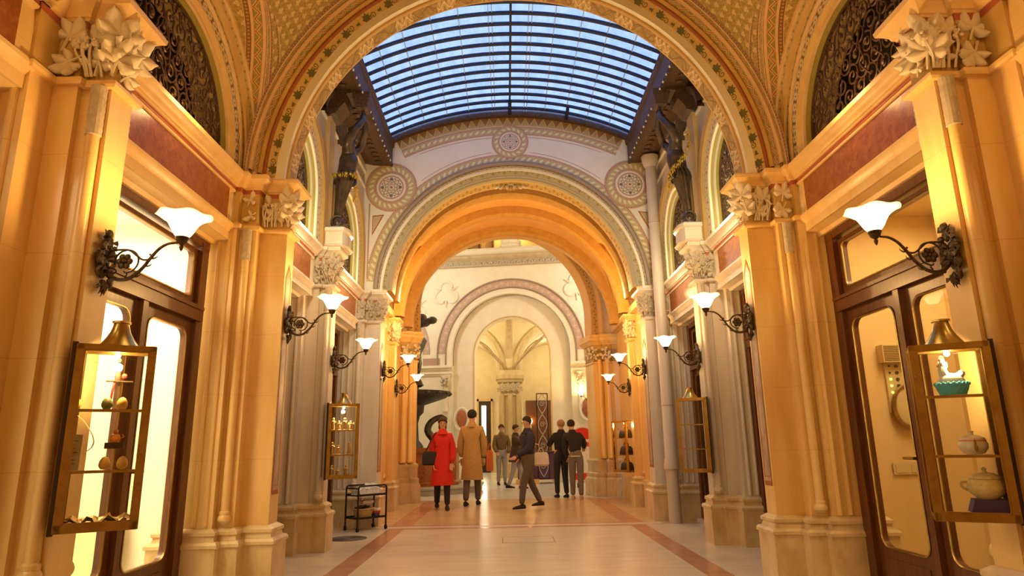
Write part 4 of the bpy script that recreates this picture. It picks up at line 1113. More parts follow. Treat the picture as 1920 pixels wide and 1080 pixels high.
# trefoil reliefs
for x, z in ((-2.2, 6.35), (2.35, 6.42), (-3.35, 5.9)):
    b = MB(); pts = []
    for k in range(3):
        cx, cz = x + .22 * math.sin(k * 2 * PI / 3), z + .22 * math.cos(k * 2 * PI / 3)
        for i in range(11):
            t = k * 2 * PI / 3 - 1.95 + 3.9 * i / 10; pts.append((cx + .215 * math.sin(t), -.02, cz + .215 * math.cos(t)))
        t = k * 2 * PI / 3 + PI / 3; pts.append((x + .47 * math.sin(t), -.02, z + .47 * math.cos(t)))
    b.tube(pts + [pts[0]], .045, 6, False); b.build('trefoil_relief', 'plaster_white', cw, 40)
# cornice and gallery
b = MB(); b.grid([[(x, d, z) for d, z in ((0, 7.25), (-.06, 7.27), (-.08, 7.45), (-.2, 7.55), (-.22, 7.62), (-.1, 7.66), (.4, 7.66))] for x in (-6.5, 5.5)]); b.build('court_cornice', 'stone_hall', cw, 30)
b = MB(); b.strip([(-6.5, -.085, 7.28), (5.5, -.085, 7.28)], [(-6.5, -.1, 7.46), (5.5, -.1, 7.46)]); b.build('leaf_frieze', 'carved', cw, 0)
b = MB()
for k in range(46):
    x = -5 + .2 * k
    for q in range(3): b.ball((x + .05 * (q - 1), -.11, 7.37 + .03 * (q % 2)), .038, 6, 4, (1, .6, 1.2))
b.build('carved_leaves', 'carved', cw, 40)
b = MB(); b.grid([[(x, d, z) for d, z in ((.1, 7.66), (.08, 7.9), (.02, 7.95), (.3, 8.0))] for x in (-6.5, 5.5)]); b.build('parapet', 'plaster_white', cw, 30)
b = MB(); b.lathe([(.42, 7.95), (.42, 8.1), (.36, 8.16), (.36, 8.3), (.3, 8.36), (.3, 9.6)], (.05, .5, 0), 8); b.build('gallery_column', 'plaster_white', cw, 30)
b = MB(); b.box(-6.5, 5.5, 1.5, 1.55, 7.6, 9.65); b.build('gallery_wall', 'orange_plain', cw, 0)
b = MB()
for x in (-2.2, -1.7, -1.25, -.75, -.3): b.box(x - .04, x + .04, 1.3, 1.5, 7.6, 9.65)
b.build('gallery_post', 'wood', cw, 0)
# side walls of the court
b = MB(); b.box(-6.6, -6.4, 14.5, 24, 0, 8.2); b.box(-6.6, -6.4, 17, 24, 8.2, 9.7); b.build('wall_court_side', 'plaster_white', None, 0)['kind'] = 'structure'
b = MB(); b.box(5.6, 5.8, 15.5, 24, 0, 8.2); b.box(5.6, 5.8, 17, 24, 8.2, 9.7); b.build('wall_court_side', 'plaster_white', None, 0)['kind'] = 'structure'

# ------------------------------------------------------------------ hall beyond the court
h = struct('wall_hall')
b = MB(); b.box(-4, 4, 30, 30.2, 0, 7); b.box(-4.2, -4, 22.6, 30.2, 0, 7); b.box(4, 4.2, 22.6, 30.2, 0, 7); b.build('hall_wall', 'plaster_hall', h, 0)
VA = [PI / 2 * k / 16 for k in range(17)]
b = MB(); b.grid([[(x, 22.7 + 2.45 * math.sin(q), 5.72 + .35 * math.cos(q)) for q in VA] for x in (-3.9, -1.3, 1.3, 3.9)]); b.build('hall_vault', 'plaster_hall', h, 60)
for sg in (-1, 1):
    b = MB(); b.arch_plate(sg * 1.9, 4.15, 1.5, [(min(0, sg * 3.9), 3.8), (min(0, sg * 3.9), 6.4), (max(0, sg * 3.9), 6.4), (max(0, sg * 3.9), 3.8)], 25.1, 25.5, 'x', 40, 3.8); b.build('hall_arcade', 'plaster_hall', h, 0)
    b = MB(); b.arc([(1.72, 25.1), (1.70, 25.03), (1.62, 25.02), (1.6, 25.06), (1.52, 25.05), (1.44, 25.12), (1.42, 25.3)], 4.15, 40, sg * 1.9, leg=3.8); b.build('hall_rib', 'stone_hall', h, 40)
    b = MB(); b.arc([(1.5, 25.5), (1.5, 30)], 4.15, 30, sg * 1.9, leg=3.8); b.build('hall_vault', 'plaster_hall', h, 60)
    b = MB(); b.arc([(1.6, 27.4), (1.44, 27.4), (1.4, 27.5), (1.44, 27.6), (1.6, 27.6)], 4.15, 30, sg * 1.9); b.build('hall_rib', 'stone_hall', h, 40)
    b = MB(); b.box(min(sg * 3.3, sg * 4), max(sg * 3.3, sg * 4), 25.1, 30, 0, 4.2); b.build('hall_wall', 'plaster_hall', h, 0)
    b = MB(); b.tube([(sg * (.1 + 2.4 * math.sin(q) ** 1.2), 25.1 - 2.35 * math.sin(q), 3.95 + 1.95 * math.sin(q)) for q in [k * .09 for k in range(18)]], .06, 6); b.build('diagonal_rib', 'stone_hall', h, 40)
b = MB(); b.grid([[(x, 22.72 + 2.4 * math.sin(q), 4.2 + (1.75 - d) * math.cos(q)) for x, d in ((-.14, 0), (-.12, .08), (-.05, .12), (.05, .12), (.12, .08), (.14, 0))] for q in VA]); b.build('hall_rib', 'stone_hall', h, 50)
b = MB()
for k in range(9): a = k * PI / 4.5; b.ball((.15 * math.cos(a), 22.95, 5.72 + .09 * math.sin(a)), .07, 7, 5)
b.build('hall_boss', 'stone_hall', h, 50)
t = thing('clustered_column', 'pale clustered column in the hall seen through the white court doorway', 'column', (.02, 25.4, 0))
pl = [(-.36, 25.2), (-.3, 25.07), (-.12, 25.01), (.16, 25.01), (.34, 25.07), (.40, 25.2), (.40, 25.7), (-.36, 25.7)]
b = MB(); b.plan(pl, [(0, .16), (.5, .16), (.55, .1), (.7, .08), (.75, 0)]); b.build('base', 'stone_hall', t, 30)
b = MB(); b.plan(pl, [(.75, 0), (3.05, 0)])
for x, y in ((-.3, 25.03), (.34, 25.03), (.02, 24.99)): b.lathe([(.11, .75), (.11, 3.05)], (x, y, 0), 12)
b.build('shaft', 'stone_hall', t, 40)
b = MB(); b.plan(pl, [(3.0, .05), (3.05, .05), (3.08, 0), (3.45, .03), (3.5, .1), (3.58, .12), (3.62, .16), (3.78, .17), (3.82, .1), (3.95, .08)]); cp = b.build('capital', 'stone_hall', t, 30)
for k in range(9):
    place_leaf(LEAF_GREY, cp, (-.36 + .095 * k, 24.95, 3.2 + .12 * (k % 2)), (0, -1, 0), .4 * math.sin(k * 3), 1)
# doors and lamp in the hall
dd = struct('door_20', (0, 0, 0))
b = MB(); b.box(-1.35, -.85, 29.86, 30, 0, 3.1); b.build('door_leaf', 'wood_dark', dd, 0)
b = MB(); b.box(-1.24, -1.05, 29.84, 29.87, .9, 2.9); b.build('lit_pane', 'lit_panel', dd, 0)
b = MB(); b.box(-1.45, -1.37, 29.8, 30, 0, 3.2); b.box(-.83, -.75, 29.8, 30, 0, 3.2); b.box(-1.45, -.75, 29.8, 30, 3.1, 3.2); b.build('door_frame', 'ochre', dd, 0)
dd = struct('door_21', (0, 0, 0))
b = MB(); b.box(.75, 2.4, 29.86, 30, 0, 3.1); b.build('door_leaf', 'wood', dd, 0)
t = thing('wall_candle_lamp', 'small glowing orange candle lamp on the dark hall wall', 'lamp', (.95, 29.75, 2.05))
b = MB(); b.lathe([(.03, -.3), (.03, 0), (.06, .02)], (0, 0, 0), 8); b.build('candle', 'ceramic_white', t, local=True)
b = MB(); b.ball((0, 0, .14), .1, 8, 6, (.7, .7, 1.2)); b.build('flame_bulb', 'candle_bulb', t, local=True)
b = MB(); b.box(-.03, .03, 0, .11, -.2, .0); b.build('wall_arm', 'brass', t, local=True)
t = thing('wrought_gate', 'tall narrow white wrought gate leaf at the hall doorway', 'gate', (1.0, 21.0, 0))
b = MB()
for x in (-.17, .17): b.tube([(x, 0, .15), (x, 0, 2.75)], .016, 5)
for z in (.15, 2.75): b.tube([(-.17, 0, z), (.17, 0, z)], .016, 5)
b.build('gate_frame', 'black_metal', t, local=True)
b = MB()
for k in range(4):
    z = .2 + .64 * k
    for sg in (-1, 1): b.tube([(sg * .14 * math.sin(PI * i / 10), 0, z + .62 * i / 10) for i in range(11)], .013, 5)
    b.tube([(.0 + p, 0, z + .31 + q) for p, q in spiral((0, 0), .09, .02, 0, 1.5, 16)], .009, 4)
b.build('lattice', 'white_lace', t, local=True)
t = thing('market_counter', 'low dark purple counter in the court doorway behind the strollers', 'counter', (.75, 21.3, 0))
b = MB(); b.box(-.55, .7, -.3, .3, .12, .92); b.build('body', 'counter_purple', t, local=True)
b = MB(); b.box(-.6, .75, -.34, .34, .92, .97); b.build('top', 'wood_dark', t, local=True)
b = MB(); b.box(-.62, .1, -.5, -.3, 0, .14); b.build('step', 'orange_plain', t, local=True)
# fountain
FX, FY = -2.75, 18.6
t = thing('fountain', 'bronze fountain with shallow dark basin over red marble octagonal pool', 'fountain', (FX, FY, 0))
def octa(r, rot=PI / 8): return [(FX + r * math.cos(rot + k * PI / 4), FY + r * math.sin(rot + k * PI / 4)) for k in range(8)]
b = MB(); b.plan(octa(2.05), [(0, 0), (.10, 0), (.14, .05), (.17, .05), (.18, .02)]); b.build('step', 'bench_stone', t, 30)
b = MB(); b.plan(octa(1.36), [(.18, .06), (.26, .06), (.30, .0), (.98, 0), (1.02, .05), (1.12, .06), (1.14, .03), (1.14, -.15), (.95, -.17)], cap=False); b.build('pool', 'red_marble', t, 30)
b = MB(); b.plan(octa(1.2), [(.93, 0), (.95, 0)]); b.build('water', 'glass', t, 0)
b = MB(); b.lathe([(.34, .9), (.30, 1.2), (.18, 1.35), (.15, 1.8), (.2, 2.0), (.3, 2.1), (.32, 2.3), (.5, 2.36), (.92, 2.5), (1.04, 2.6), (1.06, 2.66), (1.0, 2.67), (.8, 2.6), (.2, 2.5), (.16, 2.8)], (FX, FY, 0), 28); b.build('basin', 'bronze_fountain', t, 40)
b = MB()
for k in range(18): a = k * 2 * PI / 18; b.ball((FX + 1.03 * math.cos(a), FY + 1.03 * math.sin(a), 2.6), .07, 6, 4, (1, 1, .7))
b.build('rim_lobe', 'bronze_fountain', t, 40)
for k in range(3):
    a = .15 + k * 2 * PI / 3; b = MB(); d = Vector((math.cos(a), math.sin(a), 0)); c0 = Vector((FX, FY, 0))
    b.tube(smooth_path([c0 + d * .5 + Vector((0, 0, 1.02)), c0 + d * .62 + Vector((0, 0, 1.3)), c0 + d * .42 + Vector((0, 0, 1.6)), c0 + d * .52 + Vector((0, 0, 1.85)), c0 + d * .8 + Vector((0, 0, 1.98)), c0 + d * .92 + Vector((0, 0, 1.86))], 5), lambda q: .09 * (1 - q) ** .6 + .035, 8)
    b.ball(c0 + d * .88 + Vector((0, 0, 1.93)), .09, 8, 6, (1, 1, .8)); b.build('sea_figure', 'bronze_fountain', t, 50)
b = MB(); b.lathe([(.16, 2.8), (.24, 2.85), (.2, 3.0), (.14, 3.1), (.22, 3.3), (.27, 3.5), (.2, 3.75), (.26, 3.95), (.3, 4.15), (.17, 4.35), (.15, 4.5), (.36, 4.6), (.42, 4.7), (.38, 4.74), (.1, 4.72), (.12, 4.85), (.2, 5.0), (.1, 5.2)], (FX + .0, FY, 0), 14, wave=lambda i, a, r, z: (r * (1 + .28 * math.cos(3 * a + i * .6)), z)); b.build('figure_stem', 'bronze_fountain', t, 50)
for k in range(6):
    a = k * PI / 3; b = MB(); b.ball((FX + .5 * math.cos(a), FY + .5 * math.sin(a), 4.72), .16, 8, 6, (1, 1, .7)); b.build('dolphin_head', 'bronze_fountain', t, 50)
# advertising board and cartouche
t = thing('round_topped_sign', 'red round-topped board with white bands behind the two people leaning together', 'sign', (2.02, 19.0, 0), -.05)
out = [(-.36, .12), (.36, .12), (.36, 1.35)] + [(.36 * math.cos(PI * k / 14), 1.35 + .36 * math.sin(PI * k / 14) * .85) for k in range(1, 14)] + [(-.36, 1.35)]
b = MB(); b.grid([[(x, -.03, z) for x, z in out], [(x, .03, z) for x, z in out]], True, cap=True); b.build('board', 'sign_white', t, 30, local=True)
b = MB(); o2 = [(-.33, 1.3), (.33, 1.3)] + [(.33 * math.cos(PI * k / 14), 1.34 + .33 * math.sin(PI * k / 14) * .85) for k in range(0, 15)]
b.face([(x, -.034, z) for x, z in o2]); b.build('red_crown', 'sign_red', t, 0, local=True)
b = MB(); b.face([(-.33, -.034, .2), (.33, -.034, .2), (.33, -.034, .38), (-.33, -.034, .38)]); b.build('red_foot_band', 'sign_red', t, 0, local=True)
b = MB(); b.face([(-.33, -.034, 1.1), (.33, -.034, 1.1), (.33, -.034, 1.22), (-.33, -.034, 1.22)]); b.build('red_band', 'sign_red', t, 0, local=True)
b = MB(); b.box(-.2, -.12, -.15, .15, 0, .12); b.box(.12, .2, -.15, .15, 0, .12); b.build('foot', 'black_metal', t, 0, local=True)
for px, pz, nm in ((2.52, 2.3, 'beside the court lamps'), (-1.62, 2.05, 'seen under the fountain basin')):
    t = thing('wall_cartouche', 'oval red cartouche in a white scroll frame %s' % nm, 'wall ornament', (px, YF - .1 - .14 * px - .02, pz), RF)
    b = MB(); b.ball((0, 0, 0), .22, 14, 8, (.8, .3, 1.3)); b.build('face', 'terracotta', t, local=True)
    b = MB(); b.tube([(.24 * math.cos(a * PI / 12), 0, -.02 + .36 * math.sin(a * PI / 12)) for a in range(25)], .045, 6, False); b.build('scroll_frame', 'plaster_white', t, local=True)
# ------------------------------------------------------------------ bracket lamps
def sconce(label, loc, rz):
    t = thing('bracket_lamp', label, 'wall lamp', (0, 0, 0), 0, 'bell glass bracket lamps on the piers')
    b = MB()
    r = random.Random(5)
    b.ball((.012, 0, 0), .05, 10, 7, (.5, .9, 1.7))
    for k in range(22):
        z = r.uniform(-.16, .17); w = .055 * (1 - (abs(z) / .19) ** 2) + .012
        b.ball((.02 + r.uniform(0, .018), r.uniform(-w, w), z), .022, 7, 5, (.7, r.uniform(.7, 1.3), r.uniform(.9, 1.6)))
    for k in range(26):
        an = r.uniform(-PI, PI); z0 = r.uniform(-.13, .14); c0 = Vector((.022, .03 * math.sin(an), z0)); d = Vector((0, math.sin(an), math.cos(an) * 1.2)).normalized(); sd = Vector((0, d.z, -d.y)); L = r.uniform(.035, .06); up_ = Vector((r.uniform(.012, .03), 0, 0))
        b.face([c0, c0 + d * L * .45 + sd * L * .34 + up_, c0 + d * L + up_ * .5, c0 + d * L * .45 - sd * L * .34 + up_])
    for sz in (-1, 1):
        for k in range(5):
            a = (k - 2) * .5; d = Vector((.01, math.sin(a) * .6, sz * math.cos(a)))
            c0 = Vector((.02, 0, sz * .1)); b.tube([c0, c0 + d * .045 + Vector((.016, 0, 0)), c0 + d * .085], lambda q: .014 * (1.1 - q), 5)
    for sy in (-1, 1):
        for z in (-.05, .03): b.tube(smooth_path([(.02, 0, z), (.035, sy * .045, z + .025), (.03, sy * .075, z - .005), (.035, sy * .06, z - .03)], 4), .010, 5)
    b.build('back_plate', 'iron', t, 50, local=True)
    b = MB(); arm = smooth_path([(.03, 0, .0), (.05, 0, -.055), (.10, 0, -.09), (.165, 0, -.085), (.225, 0, -.035), (.27, 0, .03), (.31, 0, .08), (.355, 0, .108), (.405, 0, .115)], 6)
    b.tube(arm, lambda q: .0125 - .0055 * q, 7)
    for i in (14, 20, 26, 30):
        p = arm[i]; b.tube(smooth_path([p, p + Vector((.018, 0, -.004)), p + Vector((.034, .0, .006)), p + Vector((.036, 0, .018))], 3), lambda q: .007 * (1.05 - q), 5)
    b.build('arm', 'iron', t, 50, local=True)
    b = MB()
    ring = [(.14 + .064 * math.cos(a), 0, .012 + .064 * math.sin(a)) for a in [math.radians(200 - 295 * i / 26) for i in range(27)]]
    b.tube(ring, lambda q: .0055, 6)
    b.tube(smooth_path([(.03, 0, .03), (.055, .0, .07), (.10, 0, .078), (.15, 0, .074), (.19, 0, .045), (.225, 0, .02), (.26, 0, .022), (.272, 0, .04), (.262, 0, .05)], 5), .006, 6)
    b.tube(smooth_path([(.04, 0, -.02), (.075, 0, -.03), (.09, 0, -.045), (.075, 0, -.055), (.062, 0, -.045)], 5), .005, 5)
    b.tube(smooth_path([(.04, 0, .035), (.065, 0, .042), (.08, 0, .025), (.078, 0, .0)], 5), .005, 5)
    b.tube(smooth_path([(.13, 0, -.045), (.15, 0, -.06), (.14, 0, -.08)], 4), .005, 5)
    b.build('scroll', 'iron', t, 50, local=True)
    b = MB(); b.ball((.135, -.018, .008), .014, 8, 6)
    for sd in (-1,):
        for k in range(6):
            a = k * PI / 3; b.ball((.135 + .028 * math.cos(a), -.012, .008 + .028 * math.sin(a)), .019, 8, 5, (1, .45, 1))
    b.build('flower', 'iron', t, 50, local=True)
    b = MB(); b.lathe([(r_, z_ + .03) for r_, z_ in [(.002, .035), (.008, .045), (.012, .06), (.008, .07), (.018, .078), (.026, .085), (.032, .10), (.030, .105), (.036, .108), (.036, .116), (.02, .118)]], (.43, 0, 0), 16); b.build('cup', 'iron', t, 40, local=True)
    b = MB()
    def wave(i, a, r, z):
        q = max(0, (i - 4) / 5); return (r * (1 + .035 * q * math.sin(6 * a)), z + .008 * q * math.sin(6 * a + 1))
    prof = [(.028, .116), (.042, .128), (.056, .149), (.068, .174), (.081, .196), (.096, .213), (.115, .227), (.133, .235), (.145, .238)]
    prof2 = [(r - .004, z + .003) for r, z in reversed(prof[:-1])]
    b.lathe(prof, (.43, 0, .03), 36, False, wave=wave, uv=True); b.build('glass_shade', 'lamp_glass', t, 60, local=True)
    b = MB(); b.ball((.43, 0, .21), .026, 10, 8, (1, 1, 1.3)); b.build('bulb', 'bulb', t, local=True)
    L = bpy.data.lights.new('lamp', 'POINT'); L.energy = LAMP_W; L.color = LAMP_C; L.shadow_soft_size = .05
    o = bpy.data.objects.new('lamp_light', L); COL.objects.link(o); o.parent = t; o.location = (.43, 0, .292)
    t.location = loc; t.rotation_euler = (0, 0, rz); WL[t.name] = Vector(loc)
    return t
LAMP_W, LAMP_C = 19.0, (1, .55, .175)
LZ = 2.2
p0 = sconce('large lit bell lamp above the brass case of painted eggs', (-2.35, YN, LZ), 0)
G = 'bell glass bracket lamps on the piers'
dup(p0, (2.35, YN - .03, LZ - .03), PI, 'large lit bell lamp above the case with the blue hen dish')
dup(p0, (-2.215, YA, 2.33), 0, 'lit bell lamp on the broad pier past the bright shop window')
dup(p0, (2.215, YA, 2.29), PI, 'lit bell lamp on the broad pier past the intercom door')
dup(p0, (-2.355, YM, 2.27), 0, 'lit bell lamp above the case of gilt figurines')
dup(p0, (2.355, YM, 2.24), PI, 'lit bell lamp just in front of the drainpipe, above the empty brass case')
dup(p0, (-2.215, YB + .05, 2.42), 0, 'upper of two small lit bell lamps over the trolley')
dup(p0, (2.215, YB, 2.38), PI, 'upper of two small lit bell lamps past the drainpipe')
dup(p0, (-2.355, 13.2, 2.32), 0, 'lower of two small lit bell lamps over the trolley')
dup(p0, (2.355, 13.2, 2.26), PI, 'lower of two small lit bell lamps past the drainpipe')
for k, (x, y, z, lb) in enumerate(((2.95, 20.4, 2.85, 'small bell lamp in the white court, higher of the pair at the red cartouche'), (2.72, 21.4, 2.55, 'small bell lamp in the white court, lower of the pair at the red cartouche'))):
    dup(p0, (x, y, z), PI + .1, lb)
# two unseen copies added behind the viewer to brighten the passage
for s in (-1, 1):
    dup(p0, (s * 2.6, .3, LZ), 0 if s < 0 else PI, 'unseen bell lamp added on the rear wall for brightness, %s' % ('door side' if s > 0 else 'shop window side'))

# ------------------------------------------------------------------ display cases
def case(label, loc, rz, w=.34, dp=.18, z0=.83, z1=1.72, mat='brass', lit=True, shelves=(1.11, 1.40), chimney=True, board=-1, lw=9):
    t = thing('display_case', label, 'display case', (loc[0], loc[1], z0), rz)
    WL[t.name] = Vector((0, 0, z0)); f = .03; h = w / 2
    b = MB()
    for x in (-h, h - f):
        for y in (-dp / 2, dp / 2 - f): b.box(x, x + f, y, y + f, z0, z1)
    for z in (z0, z1 - f):
        b.box(-h, h, -dp / 2, -dp / 2 + f, z, z + f); b.box(-h, h, dp / 2 - f, dp / 2, z, z + f); b.box(-h, -h + f, -dp / 2, dp / 2, z, z + f); b.box(h - f, h, -dp / 2, dp / 2, z, z + f)
    b.box(-h, h, -dp / 2, dp / 2, z1 - .012, z1); b.box(-h, h, -dp / 2, dp / 2, z0, z0 + .02)
    b.build('case_frame', mat, t, 30)
    b = MB(); F = .028; y = -dp / 2 - .012
    for x0, x1, q0, q1 in ((-h - .004, -h + F, z0 + .002, z1 - .002), (h - F, h + .004, z0 + .002, z1 - .002), (-h, h, z0, z0 + F + .01), (-h, h, z1 - F, z1)): b.box(x0, x1, y, -dp / 2, q0, q1)
    for x0, x1, q0, q1 in ((-h + F, -h + F + .008, z0 + F, z1 - F), (h - F - .008, h - F, z0 + F, z1 - F), (-h + F, h - F, z0 + F + .008, z0 + F + .018), (-h + F, h - F, z1 - F - .008, z1 - F)): b.box(x0, x1, y + .004, -dp / 2, q0, q1)
    d = b.build('glazed_door', mat, t, 30)
    b = MB(); b.face([(-h + F, y + .008, z0 + F), (h - F, y + .008, z0 + F), (h - F, y + .008, z1 - F), (-h + F, y + .008, z1 - F)]); b.build('door_glass', 'glass_case', d, 0)
    b = MB()
    for z in (z0 + .22, z1 - .2): b.lathe([(.012, 0), (.012, .012), (.005, .014)], (0, 0, 0), 10); break
    lock = b.build('lock', 'brass_old', d, local=True); lock.rotation_euler = (PI / 2, 0, 0); lock.location = (-board * (h - .014), y, .2); 
    l2 = lock.copy(); COL.objects.link(l2); l2.parent = d; l2.location = (-board * (h - .014), y, z1 - z0 - .16)
    b = MB(); b.face([(-h + .004, dp / 2 - .01, z0 + f), (h - .004, dp / 2 - .01, z0 + f), (h - .004, dp / 2 - .01, z1 - f), (-h + .004, dp / 2 - .01, z1 - f)])
    for x in (-h + .006, h - .006): b.face([(x, -dp / 2, z0 + f), (x, dp / 2, z0 + f), (x, dp / 2, z1 - f), (x, -dp / 2, z1 - f)])
    b.build('side_glass', 'glass_case', t, 0)
    for z in shelves:
        b = MB(); b.box(-h + .01, h - .01, -dp / 2 + .008, dp / 2 - .012, z - .008, z); o = b.build('shelf', 'glass_case', t, 0)
        b = MB(); b.box(-h + F, h - F, -dp / 2, -dp / 2 + .008, z - .012, z + .002); b.build('shelf_edge', mat, o, 0)
    if board:
        b = MB(); x = board * (h + .012); b.box(x - .012, x + .012, -dp / 2 + .01, dp / 2 + .03, z0 - .01, z1 + .01); b.build('mounting_board', 'wood_dark', t, 0)
    if chimney:
        b = MB(); b.lathe([(.098, 0), (.088, .012), (.064, .045), (.046, .08), (.038, .11), (.036, .122), (.044, .124), (.044, .134), (.034, .136)], (0, 0, z1), 20); b.build('lamp_hood', mat if mat != 'brass_bright' else 'brass', t, 40)
    if lit:
        b = MB(); b.ball((0, -.02, z1 - .045), .014, 10, 8); b.build('bulb', 'bulb', t)
        L = bpy.data.lights.new('case_lamp', 'POINT'); L.energy = lw; L.color = (1, .68, .30); L.shadow_soft_size = .025
        o = bpy.data.objects.new('case_light', L); COL.objects.link(o); o.parent = t; o.location = (0, -.02, z1 - .085 - z0)
    return t
CL = (-2.135, YN - .1); CR = (2.14, YN - .12)
case('brass glazed case holding painted eggs, a ribbon and a white tag', CL, .5, board=-1)
case('brass glazed case holding the hen dish, a white pot and a yellow tureen', CR, -.46, z0=.80, z1=1.66, board=1, lw=9)
CL2 = (-2.15, YM - .1); CR2 = (2.16, YM - .1)
case('brass glazed case of small gilt figurines above the trolley', CL2, .28, w=.36, dp=.2, board=-1, lw=15)
case('empty brass glazed case between the drainpipe and the broad pier', CR2, -.22, w=.36, dp=.2, lit=False, board=1, mat='brass')
case('bright brass case of dark handbags in the orange vaulted bay', (2.28, 13.6), -1.0, w=.42, dp=.34, z0=.62, z1=1.62, mat='brass_bright', lit=True, shelves=(.95, 1.28), chimney=False, board=0, lw=6)

def at_case(c, rz, x, y, z):
    R = Matrix.Rotation(rz, 3, 'Z'); p = R @ Vector((x, y, 0)); return (c[0] + p.x, c[1] + p.y, z)

def lone(name, label, cat, mat, loc, rz, make, group=None, smooth=50):
    b = MB(); make(b); o = b.build(name, mat, None, smooth); o.location = loc; o.rotation_euler = (0, 0, rz); tag(o, label, cat, group); return o
egg = lambda b: b.lathe([(.001, 0), (.016, .003), (.024, .014), (.026, .026), (.022, .044), (.013, .058), (.001, .064)], (0, 0, 0), 16)
S1, S2 = 1.402, 1.112
for x, y, z, m, lb in ((-.155, .0, S1, 'egg_yellow', 'yellow painted egg alone at the edge of the topmost case shelf'), (-.02, -.03, S1, 'egg_green', 'green patterned egg on the topmost case shelf'), (.045, -.03, S1, 'egg_yellow', 'yellow painted egg next to the green patterned egg'),
                       (.0, -.03, S2, 'egg_yellow', 'orange-yellow egg on the middle case shelf, nearer the white tag'), (.075, -.02, S2, 'egg_yellow', 'orange-yellow egg on the middle case shelf, farther from the white tag')):
    lone('painted_egg', lb, 'egg', m, at_case(CL, .5, x, y, z), .3, egg, 'painted eggs in the brass case')
t = thing('candle_rack', 'little rack holding a red ornament over the eggs', 'ornament stand', at_case(CL, .5, .02, .04, S1), .5)
b = MB(); b.box(-.006, .006, -.006, .006, 0, .15); b.box(-.06, .06, -.02, .02, .145, .15); b.box(-.04, .04, -.03, .03, 0, .006); b.build('stand', 'brass_old', t, local=True)
b = MB(); b.lathe([(.012, .15), (.014, .17), (.01, .195), (.002, .2)], (-.01, 0, 0), 8); b.ball((.02, 0, .175), .014, 7, 5); b.tube(smooth_path([(-.02, -.01, .15), (-.026, -.02, .1), (-.03, -.02, .04)], 4), .006, 5); b.build('red_ornament', 'toy_red', t, local=True)
t = thing('white_tag', 'white paper tag leaning in the brass case under the ribbon', 'card', at_case(CL, .5, -.14, -.02, S2), .5)
b = MB(); b.grid([[(x * .034, .0 + z * .12, z) for x in (-1, 1)] + [(x * .034, .002 + z * .12, z) for x in (1, -1)] for z in (0, .17)], True, cap=True); b.build('sheet', 'paper', t, local=True)
b = MB()
for k in range(7): z = .03 + .018 * k; b.box(-.024, .02 - .008 * (k % 3), -.003 + z * .12, -.001 + z * .12, z, z + .003)
b.build('text_line', 'ink', t, local=True)
lone('gold_ribbon', 'curled gold ribbon hanging above the white tag', 'ribbon', 'ribbon', at_case(CL, .5, -.12, -.03, S2), .5, lambda b: b.grid([[(p.x, -.01, p.z), (p.x + .004, .03, p.z)] for p in smooth_path([(-.06, 0, .285), (.0, 0, .245), (.05, 0, .17), (.06, 0, .12), (.03, 0, .085), (-.02, 0, .075)], 6)]))
t = thing('toy_figure_box', 'orange toy figure on a small glass box behind the two orange-yellow eggs', 'figurine', at_case(CL, .5, .03, .05, S2), .5)
b = MB(); b.box(-.035, .035, -.03, .03, 0, .10); b.build('glass_box', 'glass_case', t, 0, local=True)
b = MB(); b.box(-.042, .042, -.036, .036, .10, .13); b.build('lid', 'wood_dark', t, 0, local=True)
b = MB(); b.lathe([(.02, .13), (.025, .15), (.018, .17), (.006, .175)], (0, 0, 0), 10); b.ball((0, 0, .185), .013, 8, 6); b.tube([(.02, 0, .15), (.038, 0, .16), (.03, 0, .172)], .004, 5); b.build('figure', 'toy_orange', t, local=True)
def foil(b):
    r = random.Random(9); n = 14
    b.grid([[(-.155 + .31 * i / n, -.09 + .17 * j / 6, .012 + .03 * r.random() + .022 * math.sin(i * .9) ** 2) for j in range(7)] for i in range(n + 1)])
lone('gold_foil_cloth', 'crumpled gold foil on the floor of the egg case', 'cloth', 'gold_foil', at_case(CL, .5, 0, 0, .842), .5, foil, smooth=20)
# right case
t = thing('hen_dish', 'white hen on a turquoise basket dish, topmost shelf', 'dish', at_case(CR, -.46, .0, -.02, S1), -.46)
b = MB(); b.lathe([(.05, 0), (.058, .004), (.066, .03), (.075, .058), (.07, .06)], (0, 0, 0), 20); 
for k in range(20): a = k * PI / 10; b.ball((.073 * math.cos(a), .073 * math.sin(a), .058), .009, 6, 4)
for k in range(16):
    a = k * PI / 8
    for sg in (-1, 1): b.tube([(.056 * math.cos(a), .056 * math.sin(a), .006), (.066 * math.cos(a + sg * .2), .066 * math.sin(a + sg * .2), .03), (.075 * math.cos(a + sg * .4), .075 * math.sin(a + sg * .4), .056)], .0032, 4)
b.build('basket', 'ceramic_blue', t, local=True)
b = MB(); b.ball((0, 0, .07), .058, 14, 9, (1.05, .7, .75)); b.tube(smooth_path([(-.02, 0, .09), (-.03, 0, .125), (-.028, 0, .15)], 4), lambda q: .026 - .010 * q, 9); b.ball((-.029, 0, .158), .017, 8, 6); b.tube(smooth_path([(.03, 0, .09), (.05, 0, .11), (.045, 0, .125)], 4), lambda q: .022 - .012 * q, 8); b.build('hen', 'ceramic_white', t, local=True)
b = MB(); b.ball((-.028, 0, .178), .010, 6, 5, (1.4, .4, 1)); b.ball((-.047, 0, .15), .007, 6, 5); b.build('comb', 'ceramic_pink', t, local=True)
t = thing('lidded_pot', 'small white lidded pot with a spoon, middle shelf', 'pot', at_case(CR, -.46, .045, -.02, S2), -.46)
b = MB(); b.lathe([(.03, 0), (.045, .006), (.062, .03), (.064, .05), (.055, .066), (.05, .068)], (0, 0, 0), 20); b.build('bowl', 'ceramic_white', t, local=True)
